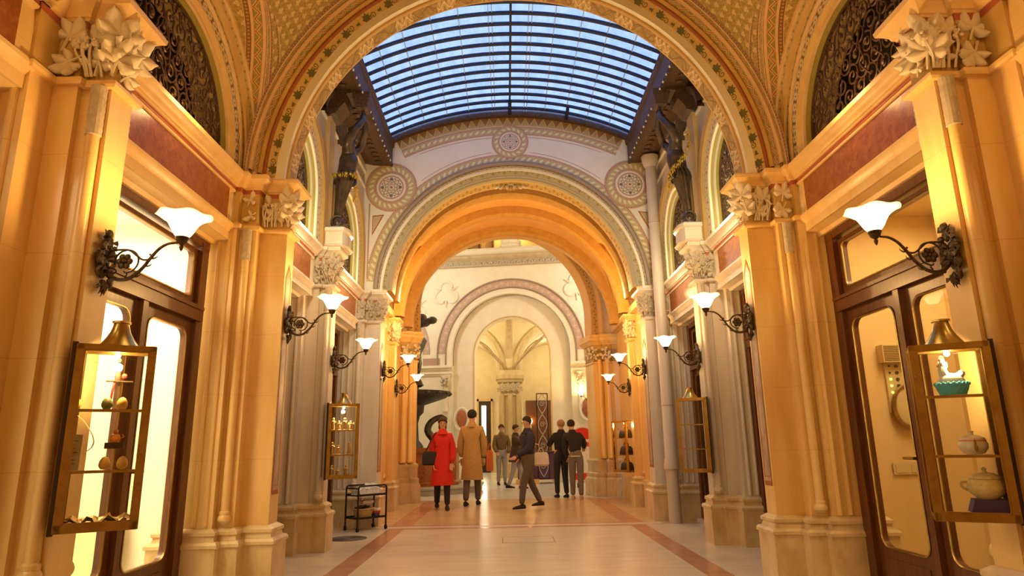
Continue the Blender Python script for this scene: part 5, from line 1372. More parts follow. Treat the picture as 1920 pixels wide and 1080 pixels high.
b = MB(); b.lathe([(.056, .068), (.053, .08), (.03, .092), (.01, .096), (.008, .104), (.013, .11), (.002, .116)], (0, 0, 0), 20); b.build('lid', 'ceramic_white', t, local=True)
b = MB(); b.tube([(0, -.066, .072), (0, -.07, .04)], .004, 5); b.ball((0, -.07, .03), .012, 7, 5, (.8, .3, 1.5)); b.build('spoon', 'brass_old', t, local=True)
b = MB(); b.lathe([(.0575, .064), (.0585, .067), (.0575, .07)], (0, 0, 0), 20); b.build('rim_line', 'toy_orange', t, local=True)
t = thing('display_plinth', 'small box draped in purple cloth under the yellow tureen', 'display box', at_case(CR, -.46, .07, -.02, .842), -.46)
b = MB(); b.grid([[(x, y, z) for x, y in ((-w, -.06), (w, -.06), (w, .06), (-w, .06))] for w, z in ((.085, 0), (.075, .03), (.065, .06))], True, cap=True); b.build('drape', 'cloth_purple', t, 20, local=True)
t = thing('yellow_tureen', 'pale yellow basket-weave tureen with a lid, bottom of the case', 'tureen', at_case(CR, -.46, .07, -.02, .903), -.46)
b = MB(); b.lathe([(.045, 0), (.05, .006), (.075, .03), (.083, .055), (.075, .085), (.065, .095)], (0, 0, 0), 24, wave=lambda i, a, r, z: (r * (1 + .012 * math.sin(24 * a)), z)); b.build('bowl', 'ceramic_yellow', t, local=True)
b = MB(); b.lathe([(.07, .095), (.068, .105), (.04, .12), (.012, .126), (.008, .132), (.014, .14), (.003, .15)], (0, 0, 0), 24); b.build('lid', 'ceramic_yellow', t, local=True)
b = MB()
for s in (-1, 1): b.tube(smooth_path([(s * .07, 0, .08), (s * .1, 0, .075), (s * .1, 0, .055), (s * .078, 0, .04)], 4), .007, 6)
b.build('handle', 'ceramic_yellow', t, local=True)
lone('dark_ornament', 'small dark ornament at the end of the shelf beside the tureen', 'ornament', 'pack_blue', at_case(CR, -.46, .15, .02, .842), 0, lambda b: (b.lathe([(.02, 0), (.025, .02), (.015, .05), (.018, .07), (.004, .09)], (0, 0, 0), 10)))
# gilt figurines
def figurine(b, h=.1, wide=1.0):
    b.lathe([(.02 * wide, 0), (.022 * wide, .006), (.014 * wide, .012), (.018 * wide, .03), (.012 * wide, h * .55), (.017 * wide, h * .72), (.006, h * .82)], (0, 0, 0), 10)
    b.ball((0, 0, h * .9), h * .11, 8, 6)
    for s in (-1, 1): b.tube([(s * .012 * wide, 0, h * .7), (s * .03 * wide, -.008, h * .6), (s * .022 * wide, -.02, h * .82)], .004, 5)
names = {1.402: ('topmost', (('outer', -.12), ('second', -.05), ('third', .02), ('inner', .09))), 1.112: ('middle', (('outer', -.12), ('second', -.05), ('inner', .08))), .842: ('bottom', (('outer', -.12), ('second', -.05), ('inner', .05)))}
for z, (nm, lst) in names.items():
    for k, (wd, x) in enumerate(lst):
        h = .13 if (k % 2 == 0) else .10
        lone('gilt_figurine', 'gilt figurine, %s on the %s shelf above the trolley' % ({'outer': 'nearest the pier', 'second': 'second from the pier', 'third': 'third from the pier', 'inner': 'farthest from the pier'}[wd], nm), 'figurine', 'figurine_gold', at_case(CL2, .28, x, -.01 + .02 * (k % 2), z), k, lambda b: figurine(b, h * 1.15, 1.35), 'gilt figurines in the lit case')
for z, nm in ((.64, 'lowest'), (.952, 'middle'), (1.282, 'topmost')):
    t = thing('handbag', 'dark leather handbag on the %s shelf of the bright case' % nm, 'handbag', at_case((2.28, 13.6), -1.0, 0, 0, z), -1.0, 'handbags in the bright case')
    b = MB(); b.plan([(-.13, -.05), (.13, -.05), (.13, .05), (-.13, .05)], [(0, 0), (.02, .01), (.13, -.005), (.17, -.025)]); b.build('body', 'leather_dark', t, 40, local=True)
    b = MB(); b.tube([(-.07, 0, .16), (-.06, 0, .22), (0, 0, .245), (.06, 0, .22), (.07, 0, .16)], .008, 6); b.build('strap', 'leather_dark', t, local=True)

# ------------------------------------------------------------------ trolley and its wares
TX, TY, TR = -2.26, 10.30, .78
t = thing('serving_trolley', 'dark tubular trolley with two trays standing before the beige pier', 'trolley', (TX, TY, 0), TR)
W_, D_ = .245, .165
b = MB()
for y in (-D_, D_):
    b.tube([(-W_, y, .05), (-W_, y, .60), (-W_ + .01, y, .625), (-W_ + .035, y, .635), (W_ - .035, y, .635), (W_ - .01, y, .625), (W_, y, .60), (W_, y, .05)], .013, 8)
for x in (-W_, W_):
    for z in (.50, .60): b.tube([(x, -D_, z), (x, D_, z)], .010, 6)
b.tube([(-W_, -D_, .50), (W_, -D_, .50)], .010, 6); b.tube([(-W_, D_, .50), (W_, D_, .50)], .010, 6)
b.build('tube_frame', 'black_metal', t, local=True)
for z, nm in ((.49, 'upper_tray'), (.17, 'lower_tray')):
    b = MB(); b.box(-W_, W_, -D_, D_, z, z + .014); 
    for y in (-D_, D_): b.box(-W_, W_, y - .006, y + .006, z, z + .03)
    b.build(nm, 'black_metal', t, 0, local=True)
for x in (-W_, W_):
    for y in (-D_, D_):
        b = MB(); b.tube([(x - .012, y, .028), (x + .012, y, .028)], .028, 12); b.box(x - .018, x + .018, y - .01, y + .01, .03, .06); b.build('caster', 'black_metal', t, 40, local=True)
def on_t(x, y, z): 
    R = Matrix.Rotation(TR, 3, 'Z'); p = R @ Vector((x * .74, y, 0)); return (TX + p.x, TY + p.y, z)
def heap(b, seed, w, d, h):
    r = random.Random(seed)
    b.grid([[(-w + 2 * w * i / 12, -d + 2 * d * j / 6, (h * (.55 + .45 * r.random())) if 0 < i < 12 and 0 < j < 6 else .0) for j in range(7)] for i in range(13)], cap=False)
    b.face([(-w, -d, 0), (w, -d, 0), (w, d, 0), (-w, d, 0)])
lone('folded_textiles', 'flowered cloths spread over the trolley top tray', 'textiles', 'textile', on_t(0, 0, .504), TR, lambda b: heap(b, 3, .215, .13, .11), smooth=30)
for k, (x, y, rz, lb) in enumerate(((-.0, -.02, .5, 'white folded napkin at the aisle-far side of the flowered cloths'), (.07, .03, -.4, 'white folded napkin standing between its two neighbours on the flowered cloths'), (.15, -.02, .2, 'white folded napkin nearest the trolley corner post'))):
    lone('folded_napkin', lb, 'napkin', 'cloth_white', on_t(x, y, .585), rz, lambda b: b.grid([[(x0, y0, z0) for x0, y0, z0 in r] for r in (((-.045, -.03, 0), (.045, -.035, .0)), ((-.04, .0, .085), (.05, .0, .07)), ((-.045, .035, 0), (.045, .03, 0)))]), 'white napkins on the trolley', 20)
t2 = thing('wicker_basket', 'oblong wicker basket on the trolley lower tray', 'basket', on_t(-.08, -.02, .186), TR)
def bas(b):
    for k in range(9):
        z = .012 * k + .008; w = .125 + .003 * k; d = .095 + .003 * k
        b.tube([(w * math.cos(a * PI / 14) * (1.02 if a % 2 else .99), d * math.sin(a * PI / 14) * (1.02 if a % 2 else .99), z) for a in range(29)], .008, 5, False)
    b.plan([(.12 * math.cos(a * PI / 12), .09 * math.sin(a * PI / 12)) for a in range(24)], [(0, 0), (.1, .03)], cap=False); b.face([(.12 * math.cos(a * PI / 12), .09 * math.sin(a * PI / 12), .003) for a in range(24)])
b = MB(); bas(b); b.build('weave', 'wicker', t2, 50, local=True)
b = MB(); b.tube([(.152 * math.cos(a * PI / 14), .122 * math.sin(a * PI / 14), .115) for a in range(29)], .013, 6, False); b.build('rim', 'wicker', t2, 50, local=True)
for k, (x, y, ry, lb) in enumerate(((-.06, 0, 1.3, 'dark bottle lying in the wicker basket, nearer the case'), (.07, .03, 1.5, 'dark bottle lying in the wicker basket, nearer the packets'))):
    o = lone('dark_bottle', lb, 'bottle', 'bottle_dark', on_t(-.08 + x, y, .325), 0, lambda b: b.lathe([(.002, -.08), (.026, -.078), (.028, .015), (.012, .05), (.011, .085), (.002, .085)], (0, 0, 0), 12), 'bottles in the wicker basket'); o.rotation_euler = (0, ry, .4)
lone('cream_parcel', 'cream wrapped parcel lying across the wicker basket', 'parcel', 'cloth_white', on_t(.02, .0, .37), TR + .2, lambda b: b.plan([(-.11, -.03), (.11, -.03), (.11, .03), (-.11, .03)], [(0, -.01), (.01, 0), (.04, 0), (.05, -.01)]))
for x, y, z, rz, m, lb in ((.19, -.05, .186, .3, 'pack_blue', 'dark blue packet at the bottom of the packets beside the basket'), (.20, -.05, .226, -.1, 'pack_red', 'red packet on the dark blue one beside the basket'), (.22, -.06, .262, .4, 'cloth_white', 'white packet topmost beside the basket'), (.19, .07, .186, 0, 'pack_yellow', 'yellow packet behind the red one on the trolley')):
    h = .12 if m == 'pack_yellow' else .036
    lone('small_packet', lb, 'packet', m, on_t(x, y, z), TR + rz, lambda b: b.plan([(-.05, -.035), (.05, -.035), (.05, .035), (-.05, .035)], [(0, -.003), (.004, 0), (h - .004, 0), (h, -.003)]), 'packets on the trolley')

# ------------------------------------------------------------------ floor fittings
t = thing('manhole_cover', 'round dark iron cover in the floor near the trolley', 'manhole cover', (-2.3, 9.35, 0))
b = MB(); b.lathe([(.0, .0), (.26, 0), (.26, .004), (.0, .004)], (0, 0, 0), 36); b.build('plate', 'cover_iron', t, local=True)
b = MB()
for r_ in (.06, .12, .18, .235): b.lathe([(r_ - .012, .004), (r_ - .008, .008), (r_ + .008, .008), (r_ + .012, .004)], (0, 0, 0), 36, False)
b.build('raised_ring', 'cover_iron', t, local=True)
t = thing('floor_hatch', 'thin-lined rectangular hatch let into the pale terrazzo', 'hatch', (.12, 8.95, 0))
b = MB()
for x0, x1, y0, y1 in ((-.33, .33, -.27, -.262), (-.33, .33, .262, .27), (-.335, -.322, -.27, .27), (.322, .335, -.27, .27)): b.box(x0, x1, y0, y1, 0, .002)
b.build('brass_edge', 'brass_old', t, 0, local=True)
b = MB(); b.box(-.322, .322, -.262, .262, 0, .0012); b.build('inset', 'terrazzo', t, 0, local=True)
for side, s in SIDES.items():
    for (y0, y1), nm in ((B2A, 'first'), (B2B, 'second'), (B1, 'shop')):
        b = MB(); bx(b, s, 2.75, 3.05, y0, y1, 0, .05); b.build('door_sill', 'stone_grey', WALLS[side], 0)

# ------------------------------------------------------------------ things seen through the shop doors
t = thing('intercom_panel', 'pale intercom board of small buttons behind the door glass', 'intercom', (3.50, 5.995, 1.52), PI / 2)
b = MB(); b.box(0, .025, -.15, .15, -.1, .36); b.build('board', 'intercom', t, 0, local=True)
k = 0
for z, n in ((.36, 4), (.30, 4), (.24, 3), (.18, 2), (.12, 3)):
    for i in range(n):
        b = MB(); b.lathe([(.001, 0), (.016 if i % 2 else .010, .002), (.015 if i % 2 else .009, .008), (.001, .009)], (0, 0, 0), 10); o = b.build('button', 'led' if (z < .25 and i == 0) else 'intercom_dark', t, local=True); o.location = (-.001, .11 - .065 * i, z - .04); o.rotation_euler = (0, -PI / 2, 0)
t = thing('wall_ventilator', 'small slatted box on the wall over the intercom board', 'ventilator', (3.42, 5.98, 1.87), PI / 2)
b = MB(); b.box(-.06, .04, -.11, .11, 0, .16); b.build('housing', 'intercom', t, 0, local=True)
b = MB()
for k in range(9): z = .015 + .016 * k; b.box(-.066, -.058, -.1, .1, z, z + .006)
b.build('slat', 'rim_brown', t, 0, local=True)
t = thing('oval_mirror', 'small oval plate hanging on the wall under the intercom buttons', 'mirror', (3.49, 5.97, 1.47), PI / 2)
b = MB(); b.ball((0, 0, 0), 1, 20, 8, (.01, .11, .17)); b.build('oval_face', 'intercom', t, local=True)
b = MB(); b.tube([(-.006, .12 * math.cos(a * PI / 12), .18 * math.sin(a * PI / 12)) for a in range(25)], .018, 6, False); b.build('oval_rim', 'brass_old', t, local=True)
t = thing('socket_plate', 'twin socket plate on the wall behind the intercom door', 'socket', (3.44, 6.0, .88), PI / 2)
b = MB(); b.box(0, .012, -.14, .14, 0, .1); b.build('plate', 'intercom', t, 0, local=True)
b = MB()
for y in (-.07, .07): b.box(-.004, 0, y - .05, y + .05, .015, .085)
b.build('socket_insert', 'intercom', t, 0, local=True)
t = thing('leaning_board', 'plain pale board leaning against the shop wall behind the door', 'board', (-3.62, 5.78, .0), -PI / 2)
b = MB(); b.grid([[(-.0, -.2, .02), (-.0, .2, .02), (-.03, .2, .02), (-.03, -.2, .02)], [(-.17, -.2, .64), (-.17, .2, .64), (-.2, .2, .64), (-.2, -.2, .64)]], True, cap=True); b.build('panel', 'picture_face', t, 0, local=True)
b = MB()
for y in (-.2, .2): b.tube([(.005, y, .02), (-.165, y, .64)], .012, 4)
b.tube([(-.165, -.2, .64), (-.165, .2, .64)], .012, 4); b.build('edge', 'ochre', t, 0, local=True)

# ------------------------------------------------------------------ skin helper, statues and people
def skin_obj(name, mat, parent, verts, edges, rad, root=0, sub=2, flat_y=None):
    me = bpy.data.meshes.new(name); me.from_pydata([tuple(v) for v in verts], edges, [])
    o = bpy.data.objects.new(name, me); COL.objects.link(o)
    m = o.modifiers.new('s', 'SKIN'); m.use_smooth_shade = True
    for i, sv in enumerate(me.skin_vertices[0].data):
        r = rad[i]; sv.radius = r if isinstance(r, tuple) else (r, r); sv.use_root = (i == root)
    ss = o.modifiers.new('u', 'SUBSURF'); ss.levels = sub; ss.render_levels = sub
    bpy.context.view_layer.update()
    dg = bpy.context.evaluated_depsgraph_get(); nm = bpy.data.meshes.new_from_object(o.evaluated_get(dg))
    bpy.data.objects.remove(o); bpy.data.meshes.remove(me)
    nm.name = name; nm.materials.clear(); nm.materials.append(M[mat])
    nm.polygons.foreach_set('use_smooth', [True] * len(nm.polygons))
    q = bpy.data.objects.new(name, nm); COL.objects.link(q)
    if parent: q.parent = parent
    return q

def caryatid(side, label):
    s = SIDES[side]; i = -s     # i points to the axis of the passage
    t = thing('statue_bracket', label, 'statue', (s * 2.40, YM, ZS))
    b = MB(); pl = [(-.16, -.2), (.16, -.2), (.2, -.12), (.2, .12), (.16, .2), (-.16, .2)]
    if i < 0: pl = [(-x, y) for x, y in pl]
    b.plan(pl, [(0, .0), (.02, .03), (.05, .0), (.2, 0), (.22, .03), (.26, .03), (.3, -.04)]); b.build('pedestal', 'stone_grey', t, 30, local=True)
    b = MB(); b.ball((i * .04, 0, .38), .1, 12, 8, (1, 1.1, .95))
    for q in (-1, 1): b.tube([(i * .05 + p * i, q * .10, .38 + z) for p, z in spiral((0, 0), .085, .012, 1, 1.6, 20)], .018, 6)
    b.build('scroll_foot', 'bronze', t, 40, local=True)
    b = MB(); rows = []
    for z, w, d, x in ((.42, .05, .06, .03), (.6, .06, .075, .05), (.8, .085, .10, .075), (.98, .12, .13, .10), (1.02, .135, .145, .105), (1.04, .13, .14, .105)):
        rows.append([(i * x + w * math.cos(a) * (1 + .08 * math.cos(8 * a)), d * math.sin(a) * (1 + .08 * math.cos(8 * a)), z) for a in [2 * PI * k / 24 for k in range(24)]])
    b.grid(rows, True, cap=True)
    for q in (-1, 1): b.tube([(i * .10, q * .15, 1.0), (i * .075, q * .115, .8), (i * .04, q * .07, .5)], .02, 6)
    b.build('tapered_shaft', 'bronze', t, 40, local=True)
    V = [(i * .11, 0, .98), (i * .12, 0, 1.12), (i * .13, 0, 1.26), (i * .14, 0, 1.42), (i * .16, 0, 1.54), (i * .18, .02, 1.62), (i * .22, .02, 1.70),
         (i * .15, -.17, 1.48), (i * .26, -.20, 1.66), (i * .34, -.10, 1.84), (i * .33, -.05, 1.95), (i * .15, .17, 1.48), (i * .24, .25, 1.60), (i * .33, .14, 1.80), (i * .33, .05, 1.94),
         (i * .22, -.07, 1.37), (i * .22, .07, 1.37)]
    Ed = [(0, 1), (1, 2), (2, 3), (3, 4), (4, 5), (5, 6), (3, 7), (7, 8), (8, 9), (9, 10), (3, 11), (11, 12), (12, 13), (13, 14), (2, 15), (2, 16)]
    Rd = [(.14, .15), (.105, .12), (.10, .125), (.085, .11), .055, .07, .08, .075, .056, .047, .042, .075, .056, .047, .042, .06, .06]
    skin_obj('figure', 'bronze', t, V, Ed, Rd, 0, 2)
    b = MB()
    for k in range(14): a = k * .45; b.ball((i * (.19 - .03 * math.sin(a)), .02 + .085 * math.cos(a), 1.69 + .06 * math.sin(a)), .045, 7, 5)
    b.build('hair', 'bronze', t, local=True)
    b = MB()
    for q in (-1, 1):
        for k in range(4): b.tube([(i * .33, q * (.05 + .012 * k - .02), 1.95), (i * .345, q * (.05 + .012 * k - .02), 1.99), (i * .34, q * (.045 + .012 * k - .02), 2.03)], .009, 5)
        b.tube([(i * .32, q * .03, 1.95), (i * .31, q * .015, 1.98), (i * .315, q * .01, 2.01)], .010, 5)
    b.build('hand', 'bronze', t, local=True)
    b = MB(); b.plan([(i * .31 - .07, -.09), (i * .31 + .07, -.09), (i * .31 + .07, .09), (i * .31 - .07, .09)], [(2.02, -.03), (2.05, .01), (2.1, .02), (2.2, .05), (2.27, .05)]); b.build('block', 'wood_carved', t, 30, local=True)
    b = MB(); 
    for k in range(13): a = k * PI / 6; b.tube(bez((i * .12 + .1 * math.cos(a), .11 * math.sin(a), 1.10), (i * .12 + .13 * math.cos(a), .14 * math.sin(a), 1.05), (i * .11 + .135 * math.cos(a + .1), .15 * math.sin(a + .1), 1.0), (i * .11 + .14 * math.cos(a), .15 * math.sin(a), .95), 5), .022, 5)
    b.build('drapery', 'bronze', t, local=True)
    r = random.Random(3)
    lm = MATS['garland']
    b = MB(); pts = []
    if s < 0: path = [(i * .11 + .155 * math.cos(a) * 1.0, -.17 * math.sin(a), 1.06 - .05 * math.sin(a * 1.0)) for a in [(-.4 + 3.6 * k / 20) for k in range(21)]] + [(i * .24, .08, 1.0 - .03 * k) for k in range(10)]
    else: path = [(i * .03, -.23, 1.56), (i * .02, -.22, 1.46), (i * .03, -.2, 1.34), (i * .06, -.21, 1.26), (i * .1, -.2, 1.18), (i * .16, -.18, 1.12), (i * .22, -.14, 1.07), (i * .26, -.08, 1.02), (i * .27, -.05, .94), (i * .27, -.05, .86), (i * .27, -.06, .78)]; path = smooth_path(path, 3)
    for p in path:
        for q in range(2):
            c = Vector(p) + Vector((r.uniform(-.02, .02), r.uniform(-.02, .02), r.uniform(-.025, .025))); a0 = r.uniform(0, 6)
            for l in range(6):
                a = a0 + l * 2 * PI / 5; u = Vector((math.cos(a) * i * .3, -abs(math.cos(a)) * .2, math.sin(a))).normalized(); wv = Vector((0, math.cos(a), -.3))
                d = Vector((.2 * i * math.cos(a), math.cos(a) * .8, math.sin(a))) * .055
                e = Vector((.3 * i * math.sin(a), -math.sin(a) * .8, math.cos(a))) * .02
                n_ = Vector((i * .7, -.7, 0)) * .008
                b.face([c + n_, c + d * .5 + e, c + d, c + d * .5 - e])
    b.build('garland', 'garland', t, 0, local=True, recalc=False)
    return t
caryatid('left', 'dark bronze statue with a gold garland round its waist, arms raised to the eave')
caryatid('right', 'dark bronze statue with a gold garland trailing from its shoulder, arms raised')
def person(label, loc, rz, H, top, bottom, hair='hair_brown', coat=None, stride=0.0, lean=(0, 0), arms=((0, 0), (0, 0)), shoe='shoe', head_turn=0, fem=False, coat_flare=1.0, hair_len=0, group=None, extra=None):
    """a standing or walking figure facing -y; coat = height of a coat hem; arms = (forward swing, bend) left and right"""
    t = thing('person', label, 'person', loc, rz)
    k = H / 1.75; lx, ly = lean
    P = lambda x, y, z: (x * k + lx * max(0, z - .92) , y * k + ly * max(0, z - .92), z * k)
    sw = .155 if fem else .175
    J = {}
    hips = .085
    V, Ed, Rd = [], [], []
    def add(n, p, r, par=None):
        J[n] = len(V); V.append(P(*p)); Rd.append(r if isinstance(r, tuple) else (r * k, r * k))
        if par: Ed.append((J[par], J[n]))
    add('pelvis', (0, 0, .94), (.135 * k, .10 * k)); add('waist', (0, 0, 1.10), (.12 * k, .09 * k), 'pelvis'); add('chest', (0, -.005, 1.29), (.15 * k, .105 * k), 'waist'); add('neckb', (0, .01, 1.44), .056, 'chest')
    add('neck', (0, .0, 1.53), .048, 'neckb'); add('head', (0, -.012, 1.62), .076, 'neck'); add('crown', (0, .0, 1.70), .066, 'head')
    for n, sg, (fw, bd) in (('l', 1, arms[0]), ('r', -1, arms[1])):
        add('sh' + n, (sg * sw, .0, 1.375), .054, 'chest')
        ex, ey, ez = sg * (sw + .055), -.27 * math.sin(fw), 1.375 - .27 * math.cos(fw)
        add('el' + n, (ex, ey, ez), .042, 'sh' + n)
        a = fw + bd
        hx, hy, hz = sg * (sw + .05 - .10 * math.sin(bd)), ey - .25 * math.sin(a), ez - .25 * math.cos(a)
        add('wr' + n, (hx, hy, hz), .028, 'el' + n)
        add('hp' + n, (sg * hips, 0, .88), .088, 'pelvis')
        st = stride * sg
        add('kn' + n, (sg * (hips + .005), -.02 - .42 * math.sin(st), .88 - .41 * math.cos(st)), .056, 'hp' + n)
        back = st < 0
        ak = (sg * (hips + .01), -.42 * math.sin(st) - .40 * math.sin(st * (1.35 if back else .75)) + .02, max(.075, .88 - .41 * math.cos(st) - .40 * math.cos(st * (1.35 if back else .75))))
        add('an' + n, ak, .038, 'kn' + n)
    body = skin_obj('body', 'skin', t, V, Ed, Rd, 0, 2)
    hd = Vector(V[J['head']]); cr = Vector(V[J['crown']])
    R = Matrix.Rotation(head_turn, 3, 'Z')
    def hp(x, y, z): return hd + R @ (Vector((x, y, z)) * k)
    # face
    b = MB(); b.ball(hp(0, -.088, -.012), .014 * k, 8, 6, (.8, 1.1, 1.3))
    for sg in (-1, 1): b.ball(hp(sg * .078, .0, -.005), .02 * k, 8, 6, (.45, .8, 1.3))
    b.build('nose_and_ears', 'skin', t, local=True)
    b = MB()
    for sg in (-1, 1): b.ball(hp(sg * .03, -.076, .012), .009 * k, 8, 6)
    b.build('eyes', 'eye', t, local=True)
    b = MB(); b.ball(hp(0, -.079, -.048), .016 * k, 8, 6, (1.3, .4, .4)); b.build('mouth', 'lip', t, local=True)
    b = MB(); c = hp(0, .012, .045); rows = []
    for i in range(9):
        row = []
        for j in range(20):
            a = 2 * PI * j / 20; front = -math.sin(a); ph = PI * (.02 + (.60 - .19 * max(-.9, front) - (.05 if front > .3 else 0)) * i / 8); rr = .093 * k; z = math.cos(ph) * .095 * k
            row.append(c + R @ Vector((rr * math.sin(ph) * math.cos(a), rr * math.sin(ph) * math.sin(a) * 1.08, z)))
        rows.append(row)
    b.grid(rows, True, cap=True)
    if hair_len:
        b.ball(hp(0, .06, -.06), .075 * k, 10, 8, (1.1, .6, 1 + hair_len * 6))
    b.build('hair', hair, t, local=True)
    # trousers
    def sub(names, extra_r, mat, name, pts=None, lv=2):
        idx = [J[n] for n in names]; mp = {q: i for i, q in enumerate(idx)}
        v = [V[q] for q in idx]; r = [tuple(c + extra_r * k for c in Rd[q]) for q in idx]; e = [(mp[a], mp[c]) for a, c in Ed if a in mp and c in mp]
        return skin_obj(name, mat, t, v, e, r, 0, lv)
    tr = sub(['waist', 'pelvis', 'hpl', 'hpr', 'knl', 'knr', 'anl', 'anr'], .018, bottom, 'trousers')
    sub(['chest', 'waist', 'pelvis', 'neckb', 'shl', 'shr', 'ell', 'elr', 'wrl', 'wrr'], .03, top, 'jacket')
    if coat:
        b = MB(); rows = []
        for i in range(9):
            q = i / 8; z = 1.16 + (coat - 1.16) * q
            w = (.155 + .06 * q * coat_flare + (.02 if fem and .2 < q < .5 else 0)); d = .125 + .075 * q * coat_flare + .10 * stride * q
            rows.append([P(w * math.cos(a) * (1 + .035 * q * math.sin(7 * a)), d * math.sin(a) * (1 + .035 * q * math.sin(5 * a)), z) for a in [2 * PI * j / 28 for j in range(28)]])
        b.grid(rows, True, cap=True); b.build('coat_skirt', top, t, 50, local=True)
    b = MB(); c = Vector(P(0, .01, 1.47)); b.lathe([(.12, -.05), (.10, -.01), (.078, .03), (.066, .055), (.056, .04)], c, 16); b.build('collar', top, t, local=True)
    # shoes and hands
    for n, sg in (('l', 1), ('r', -1)):
        a = Vector(V[J['an' + n]]); z0 = a.z - .075 * k if a.z > .09 * k else 0
        b = MB(); rows = []
        for y, w, h in ((.075, .03, .07), (.03, .042, .095), (-.04, .045, .075), (-.11, .046, .055), (-.165, .036, .04), (-.19, .015, .025)):
            rows.append([(a.x + k * w * math.cos(g) , a.y + k * y, max(0, z0) + k * h * .5 * (1 + math.sin(g))) for g in [2 * PI * q / 12 for q in range(12)]])
        b.grid(rows, True, cap=True); b.build('shoe', shoe, t, local=True)
        w = Vector(V[J['wr' + n]]); e = Vector(V[J['el' + n]]); d = (w - e).normalized(); sd = d.cross(Vector((0, 1, 0)) if abs(d.y) < .9 else Vector((0, 0, 1))).normalized(); nn = d.cross(sd)
        b = MB(); 
        for q in (-1, -.33, .33, 1): b.tube([w + d * .02 * k + sd * q * .018 * k, w + d * .09 * k + sd * q * .028 * k], .014 * k, 6)
        for q, L in ((-1, .062), (-.33, .075), (.33, .078), (1, .068)):
            c0 = w + d * .085 * k + sd * q * .027 * k; b.tube([c0, c0 + d * L * .5 * k + nn * .006, c0 + d * L * .85 * k + nn * .022, c0 + d * L * k + nn * .034], lambda t_: .0095 * k * (1.05 - .3 * t_), 6)
        c0 = w + d * .03 * k + sd * .022 * k; b.tube([c0, c0 + d * .03 * k + sd * .03 * k, c0 + d * .065 * k + sd * .036 * k + nn * .012], lambda t_: .011 * k * (1.05 - .3 * t_), 6)
        b.build('hand', 'skin', t, local=True)
    return t, lambda n: Vector(V[J[n]])

p, j = person('person in a knee-length red coat walking, a dark bag at the side', (-1.40, 13.2, 0), .12, 1.74, 'coat_red', 'jean_dark', 'hair_brown', coat=.46, stride=.22, arms=((.12, .25), (-.1, .5)), fem=True, coat_flare=1.25, hair_len=.05)
t = thing('shoulder_bag', 'dark bag hanging at the hip of the red coat', 'bag', (-1.62, 13.12, .83), .12)
b = MB(); b.plan([(-.15, -.05), (.15, -.05), (.15, .05), (-.15, .05)], [(0, -.01), (.03, .015), (.2, .01), (.26, -.02)]); b.build('body', 'bag_black', t, 40, local=True)
b = MB(); b.tube(smooth_path([(-.1, 0, .25), (-.02, -.03, .42), (.08, -.02, .6), (.13, .05, .58), (.1, .04, .4), (.1, 0, .25)], 5), .012, 6); b.build('strap', 'bag_black', t, local=True)
person('person seen from behind in a long tan overcoat with dark hair', (-.86, 14.0, 0), PI - .1, 1.92, 'coat_tan', 'trouser_grey', 'hair_dark', coat=.46, stride=-.16, arms=((.05, .15), (.05, .15)), coat_flare=.9)
person('person in an olive jacket and light jeans standing by the court doorway', (-.30, 20.6, 0), .15, 1.80, 'jacket_olive', 'jean_light', 'hair_brown', stride=.06, arms=((.1, .5), (.1, .7)))
t = thing('orange_bag', 'orange cloth bag hanging beside the olive jacket', 'bag', (-.66, 20.45, .42), .2)
b = MB(); b.plan([(-.09, -.04), (.09, -.04), (.09, .04), (-.09, .04)], [(0, -.01), (.04, .01), (.55, .0), (.62, -.03)]); b.build('body', 'bag_orange', t, 40, local=True)
b = MB(); b.tube(smooth_path([(-.05, 0, .6), (-.02, 0, .78), (.03, 0, .78), (.05, 0, .6)], 4), .012, 5); b.build('handle', 'bag_orange', t, local=True)
p, j = person('person in a navy jacket striding across the aisle in grey trousers', (.26, 12.95, 0), -1.15, 1.72, 'jacket_navy', 'trouser_grey', 'hair_dark', stride=.30, arms=((.35, .7), (-.15, .9)))
t = thing('white_bag', 'white carrier bag held by the navy jacketed walker', 'bag', (.52, 13.1, .78), .3)
b = MB(); b.plan([(-.13, -.03), (.13, -.03), (.13, .03), (-.13, .03)], [(0, -.01), (.03, .02), (.2, .015), (.26, -.01)]); b.build('body', 'bag_white', t, 40, local=True)
b = MB(); b.tube(smooth_path([(-.06, 0, .25), (-.03, 0, .33), (.03, 0, .33), (.06, 0, .25)], 4), .008, 5); b.build('handle', 'bag_white', t, local=True)
person('person in a brown coat and pale jeans turned sideways, behind the navy jacket', (.12, 18.9, 0), 1.3, 1.74, 'jacket_brown', 'jean_light', 'hair_brown', coat=.72, stride=.2, arms=((1.1, .3), (.9, .5)))
person('fair haired person in dark clothes leaning head to head with a companion', (1.10, 15.55, 0), PI + .25, 1.74, 'jacket_black', 'jean_dark', 'hair_fair', stride=.06, lean=(-.10, -.16), arms=((.7, 1.2), (.6, 1.3)))
person('dark haired person in a black sweater and grey jeans leaning over a companion', (1.40, 15.05, 0), PI - .15, 1.72, 'jacket_black', 'jean_grey', 'hair_dark', stride=.05, lean=(.13, -.2), arms=((.15, .35), (.9, .3)), shoe='shoe_tan')
t = [o for o in bpy.data.objects if o.get('label', '').startswith('dark haired person in a black')][0]
b = MB(); b.lathe([(.158, .0), (.162, .008), (.162, .025), (.158, .03)], (.01, -.01, .90), 24, False, wave=lambda i, a, r, z: (r * (1 - .14 * abs(math.sin(a))), z)); b.build('belt', 'belt', t, local=True)

